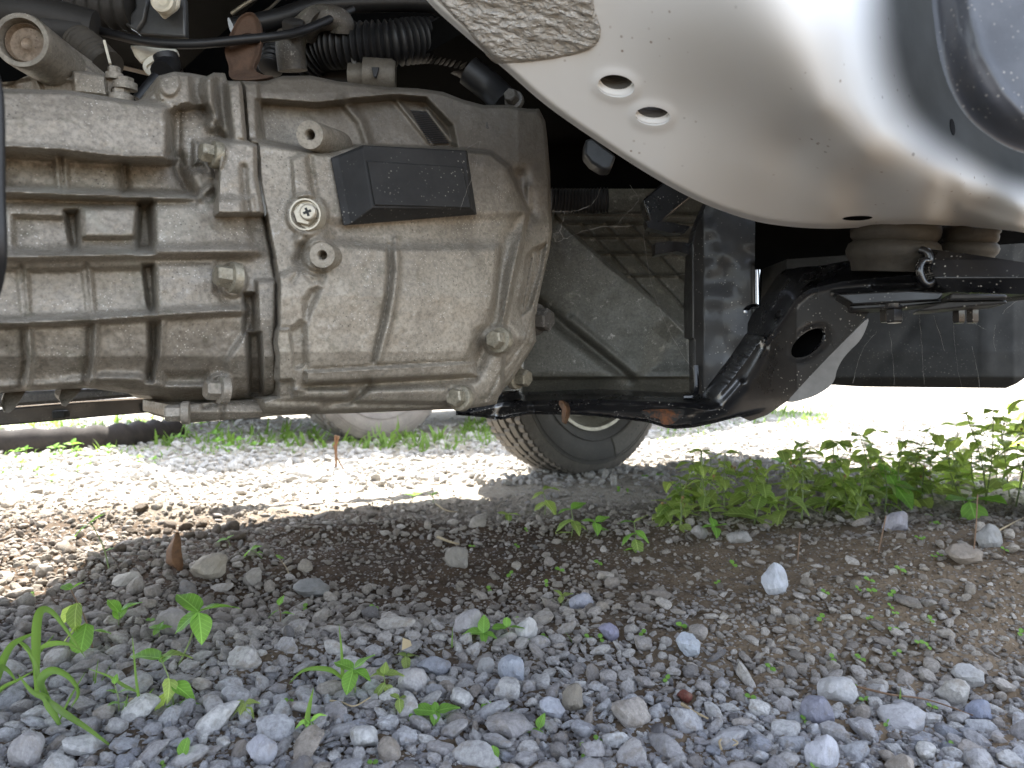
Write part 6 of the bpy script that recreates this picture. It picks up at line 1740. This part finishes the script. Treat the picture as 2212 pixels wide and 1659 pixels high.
# dead leaf caught on the crossmember
m = MB(); row = []
for k, (x, y, w_) in enumerate([(850, -10, 10), (885, 30, 45), (910, 90, 36), (905, 160, 34), (895, 215, 22), (905, 240, 4)]):
    (a, b), = cw((x, y)); (ra, rb_), = cw((x + w_, y)); (la_, lb_), = cw((x - w_, y)); dd = .865 + .006 * math.sin(k * 1.7)
    row += [P(la_, lb_, dd + .006), P(a, b, dd - .004), P(ra, rb_, dd + .004)]
m.add(row, [(k * 3 + j, k * 3 + j + 1, k * 3 + 4 + j, k * 3 + 3 + j) for k in range(5) for j in range(2)])
o = m.build('dead_leaf', M['dead'], None); md = o.modifiers.new('thick', 'SOLIDIFY'); md.thickness = .0012
tag(o, 'shrivelled rusty brown leaf hanging from the black crossmember above the tyre', 'leaf')
tag(mesh_obj('dead_leaf', [P(*B5(x, y), .70) for x, y in ((445, 570), (452, 490), (500, 510), (508, 540), (480, 555))], [(0, 1, 2, 3, 4)], M['straw'], None), 'papery tan leaf scrap standing between pebbles on the gravel lip', 'leaf')
for nm, lab, pts, r, mt in (
    ('twig', 'short brown twig lying on bare soil near the red shard', [b6((130, 940))[0], b6((200, 985))[0], b6((290, 1030))[0]], .0016, 'straw'),
    ('twig', 'thin reddish runner stem creeping over pebbles past the grass sprig', [b6((1190, 830))[0], b6((1400, 880))[0], b6((1560, 900))[0], b6((1700, 935))[0], b6((1900, 1010))[0]], .0011, 'redstem'),
    ('twig', 'pale straw lying across the stones at the edge beside the round boulder', [b3((1980, 990))[0], b3((2100, 930))[0], b3((2240, 860))[0]], .0016, 'straw'),
    ('twig', 'pale wood splinter lying in the muddy rut', [B2(670, 1000), B2(740, 1030), B2(800, 1045)], .0028, 'straw'),
    ('twig', 'dry stalk lying before the far tyre', [B2(660, 790), B2(720, 815), B2(790, 840)], .0018, 'straw'),
    ('twig', 'white root fibre curling over pebbles under the four-leaf cross', [B5(0, 940), B5(70, 950), B5(150, 975), B5(250, 920)], .0010, 'straw'),
    ('twig', 'curved pale rootlet in a loop on the front pebbles', [b6((370, 1220))[0], b6((360, 1170))[0], b6((410, 1150))[0], b6((470, 1180))[0], b6((440, 1200))[0]], .0010, 'straw')):
    q = [G(*p)[0] + Vector((0, 0, .008)) for p in pts]
    m = MB(); pp = [tuple(a) for a in spline([tuple(a) for a in q], 5)]; m.tube(pp, list(np.linspace(r, r * .5, len(pp))), 6)
    tag(m.build(nm, M[mt], None), lab, 'twig')
for nm, lab, base, tops in (
    ('dry_stem', 'dark bare stem standing before the weed with the largest leaf', b3((1900, 1085))[0], [b3((1920, 880))[0], b3((1930, 690))[0]]),
    ('dry_stem', 'dark bare stem standing at the foot of the blocky grey stone', b3((1325, 1050))[0], [b3((1350, 930))[0], b3((1372, 820))[0]]),
    ('dry_stem', 'thin brown stem standing under the middle of the weed patch', b3((835, 1090))[0], [b3((845, 980))[0], b3((850, 920))[0]])):
    pp = standing(base, tops); m = MB(); m.tube([tuple(a) for a in spline(pp, 4)], .0009, 6); tag(m.build(nm, M['redstem'], None), lab, 'stem')
def web(label, strands, r=.0004):
    m = MB()
    for s in strands:
        pts = spline(s, 6); pts = [(a + random.uniform(-1.2, 1.2), b + random.uniform(-1.2, 1.2), c) for a, b, c in pts]
        m.tube([P(*q) for q in pts], [r * .5 * random.choice((.5, .8, 1, 1.8)) for _ in pts], 5)
    o = m.build('cobweb', M['web'], None); tag(o, label, 'cobweb'); return o
C5 = lambda d, *pts: [(*c5(p)[0], d) for p in pts]
web('dusty cobweb strung from the bell housing edge into the dark beside it', [C5(.77, (380, 180), (450, 185), (520, 175), (600, 140), (640, 60)), C5(.78, (450, 185), (435, 240), (420, 290), (385, 310)), C5(.78, (420, 290), (450, 330), (520, 300), (640, 270), (820, 262)),
    C5(.79, (720, 270), (790, 190), (845, 130), (840, 95), (800, 40)), C5(.77, (385, 300), (400, 350), (450, 330))], .0005)
web('long single spider thread slanting across the dark undertray', [C5(.80, (870, 240), (900, 480), (950, 680), (1050, 900), (1150, 1050))], .0003)
C6 = lambda d, *pts: [(*c6(p)[0], d) for p in pts]
web('fine cobweb threads hanging from the black beam before the dark panel', [C6(.62, (1190, 880), (1210, 1100), (1225, 1350)), C6(.62, (1410, 880), (1430, 1150), (1470, 1370)), C6(.62, (1000, 1000), (1020, 1180), (1030, 1350)), C6(.62, (920, 1000), (820, 1130), (760, 1340)),
    C6(.60, (1500, 950), (1570, 960), (1620, 990)), C6(.60, (1877, 770), (1760, 860), (1740, 890)), C6(.61, (1690, 960), (1680, 1060), (1695, 1140)), C6(.62, (1540, 1100), (1590, 1370)), C6(.62, (1290, 900), (1360, 1130))], .00012)
web('cobweb threads stretched over the black inspection cover', [[(*cc((x, y))[0], .60) for x, y in q] for q in ([(2050, 20), (1990, 320), (1900, 560), (1830, 760)], [(780, 130), (830, 380), (960, 590)], [(1890, 100), (1960, 60), (2050, 20)])], .00018)

# dark timber lying across the far edge of the gravel
m = MB(); a, _ = G(-120, 985); b, _ = G(200, 968); c, _ = G(375, 948)
pts = [tuple(Vector(q) + Vector((0, 0, .028))) for q in spline([tuple(a), tuple(b), tuple(c)], 14)]
m.tube(pts, [.052 + .007 * math.sin(k * 1.9) + .004 * math.sin(k * 4.3) for k in range(len(pts))], 14)
tag(m.build('timber', M['wood'], None, True, 60), 'blackened old timber lying on the ground behind the green strip', 'timber')

# ------------------------------------------------------------------ the car parked beyond
QC = Vector((-.57, 3.0, 0))
def C3(a, b, z): return QC + LA * a + OA * b + ZA * z
car = empty('parked_car', C3(1.2, -.7, 0)); tag(car, 'parked car beyond the gravel, only a dusty tyre and its shaded underside showing', 'car')
wheel(C3(0, 0, .33), OA, .335, .19, M['oldtyre'], M['oldtyre'], M['rim'], car, 'wheel', 44)
wheel(C3(2.45, 0, .33), OA, .335, .19, M['oldtyre'], M['oldtyre'], M['rim'], car, 'wheel', 44)
wheel(C3(0, -1.4, .33), OA, .335, .19, M['oldtyre'], M['oldtyre'], M['rim'], car, 'wheel', 44)
wheel(C3(2.45, -1.4, .33), OA, .335, .19, M['oldtyre'], M['oldtyre'], M['rim'], car, 'wheel', 44)
sil = [(-.62, .36), (-.40, .36)] + [(.39 * math.cos(t), .34 + .39 * math.sin(t)) for t in np.linspace(math.pi * .98, .02, 12)] + [(.42, .30), (2.03, .30)] + [(2.45 + .39 * math.cos(t), .34 + .39 * math.sin(t)) for t in np.linspace(math.pi * .98, .02, 12)] + \
      [(2.88, .36), (3.2, .40), (3.22, .72), (3.1, .90), (2.3, 1.0), (1.75, 1.36), (.6, 1.40), (-.1, 1.02), (-.55, .95), (-.66, .70)]
m = MB(); n = len(sil)
m.add([C3(a, .12 - (.12 if z > 1.01 else 0), z) for a, z in sil] + [C3(a, -1.52 + (.12 if z > 1.01 else 0), z) for a, z in sil], [tuple(range(n)), tuple(range(2 * n - 1, n - 1, -1))] + [(i, (i + 1) % n, n + (i + 1) % n, n + i) for i in range(n)])
m.build('car_body', M['carpaint'], car, False)
m = MB(); m.add([C3(a, b, z) for b in (.126,) for a, z in ((.05, 1.04), (.65, 1.33), (1.7, 1.30), (2.1, 1.03))] + [C3(a, .118, z) for a, z in ((.05, 1.04), (.65, 1.33), (1.7, 1.30), (2.1, 1.03))], [(0, 1, 2, 3), (0, 4, 5, 1), (1, 5, 6, 2), (2, 6, 7, 3), (3, 7, 4, 0)])
m.build('side_window', M['glass'], car, False)

# ------------------------------------------------------------------ name each seedling by the stone it grows closest to
byk = {}
for u, v, r in SEEDS:
    k = min(range(len(KEYS)), key=lambda i: (KEYS[i][0] - u) ** 2 + (KEYS[i][1] - v) ** 2)
    byk.setdefault(k, []).append(((KEYS[k][0] - u) ** 2 + (KEYS[k][1] - v) ** 2, r))
ORD = ('closest', 'second closest', 'third closest', 'fourth closest', 'fifth closest', 'sixth closest', 'seventh closest', 'eighth closest', 'ninth closest', 'tenth closest')
for k, lst in byk.items():
    for n_, (_, r) in enumerate(sorted(lst, key=lambda q: q[0])):
        if n_ < len(ORD):
            nm = ' '.join(KEYS[k][2].split()[:9])
            r['label'] = ('two-leaf seedling ' + ORD[n_] + ' to the ' + nm)
# weeds of the patch, counted from the tyre side in a front and a back row
wl = [o for o in bpy.data.objects if o.get('label') == LW]
wl.sort(key=lambda o: o.location.x / o.location.y)
NUM = ('first', 'second', 'third', 'fourth', 'fifth', 'sixth', 'seventh', 'eighth', 'ninth', 'tenth', 'eleventh', 'twelfth', 'thirteenth', 'fourteenth', 'fifteenth', 'sixteenth', 'seventeenth', 'eighteenth', 'nineteenth', 'twentieth')
med = sorted(o.location.y for o in wl)[len(wl) // 2]
for row, sel in (('front', [o for o in wl if o.location.y < med]), ('back', [o for o in wl if o.location.y >= med])):
    for i, o in enumerate(sel):
        o['label'] = '%s leafy weed from the tyre side in the %s row of the dense patch' % (NUM[i], row)
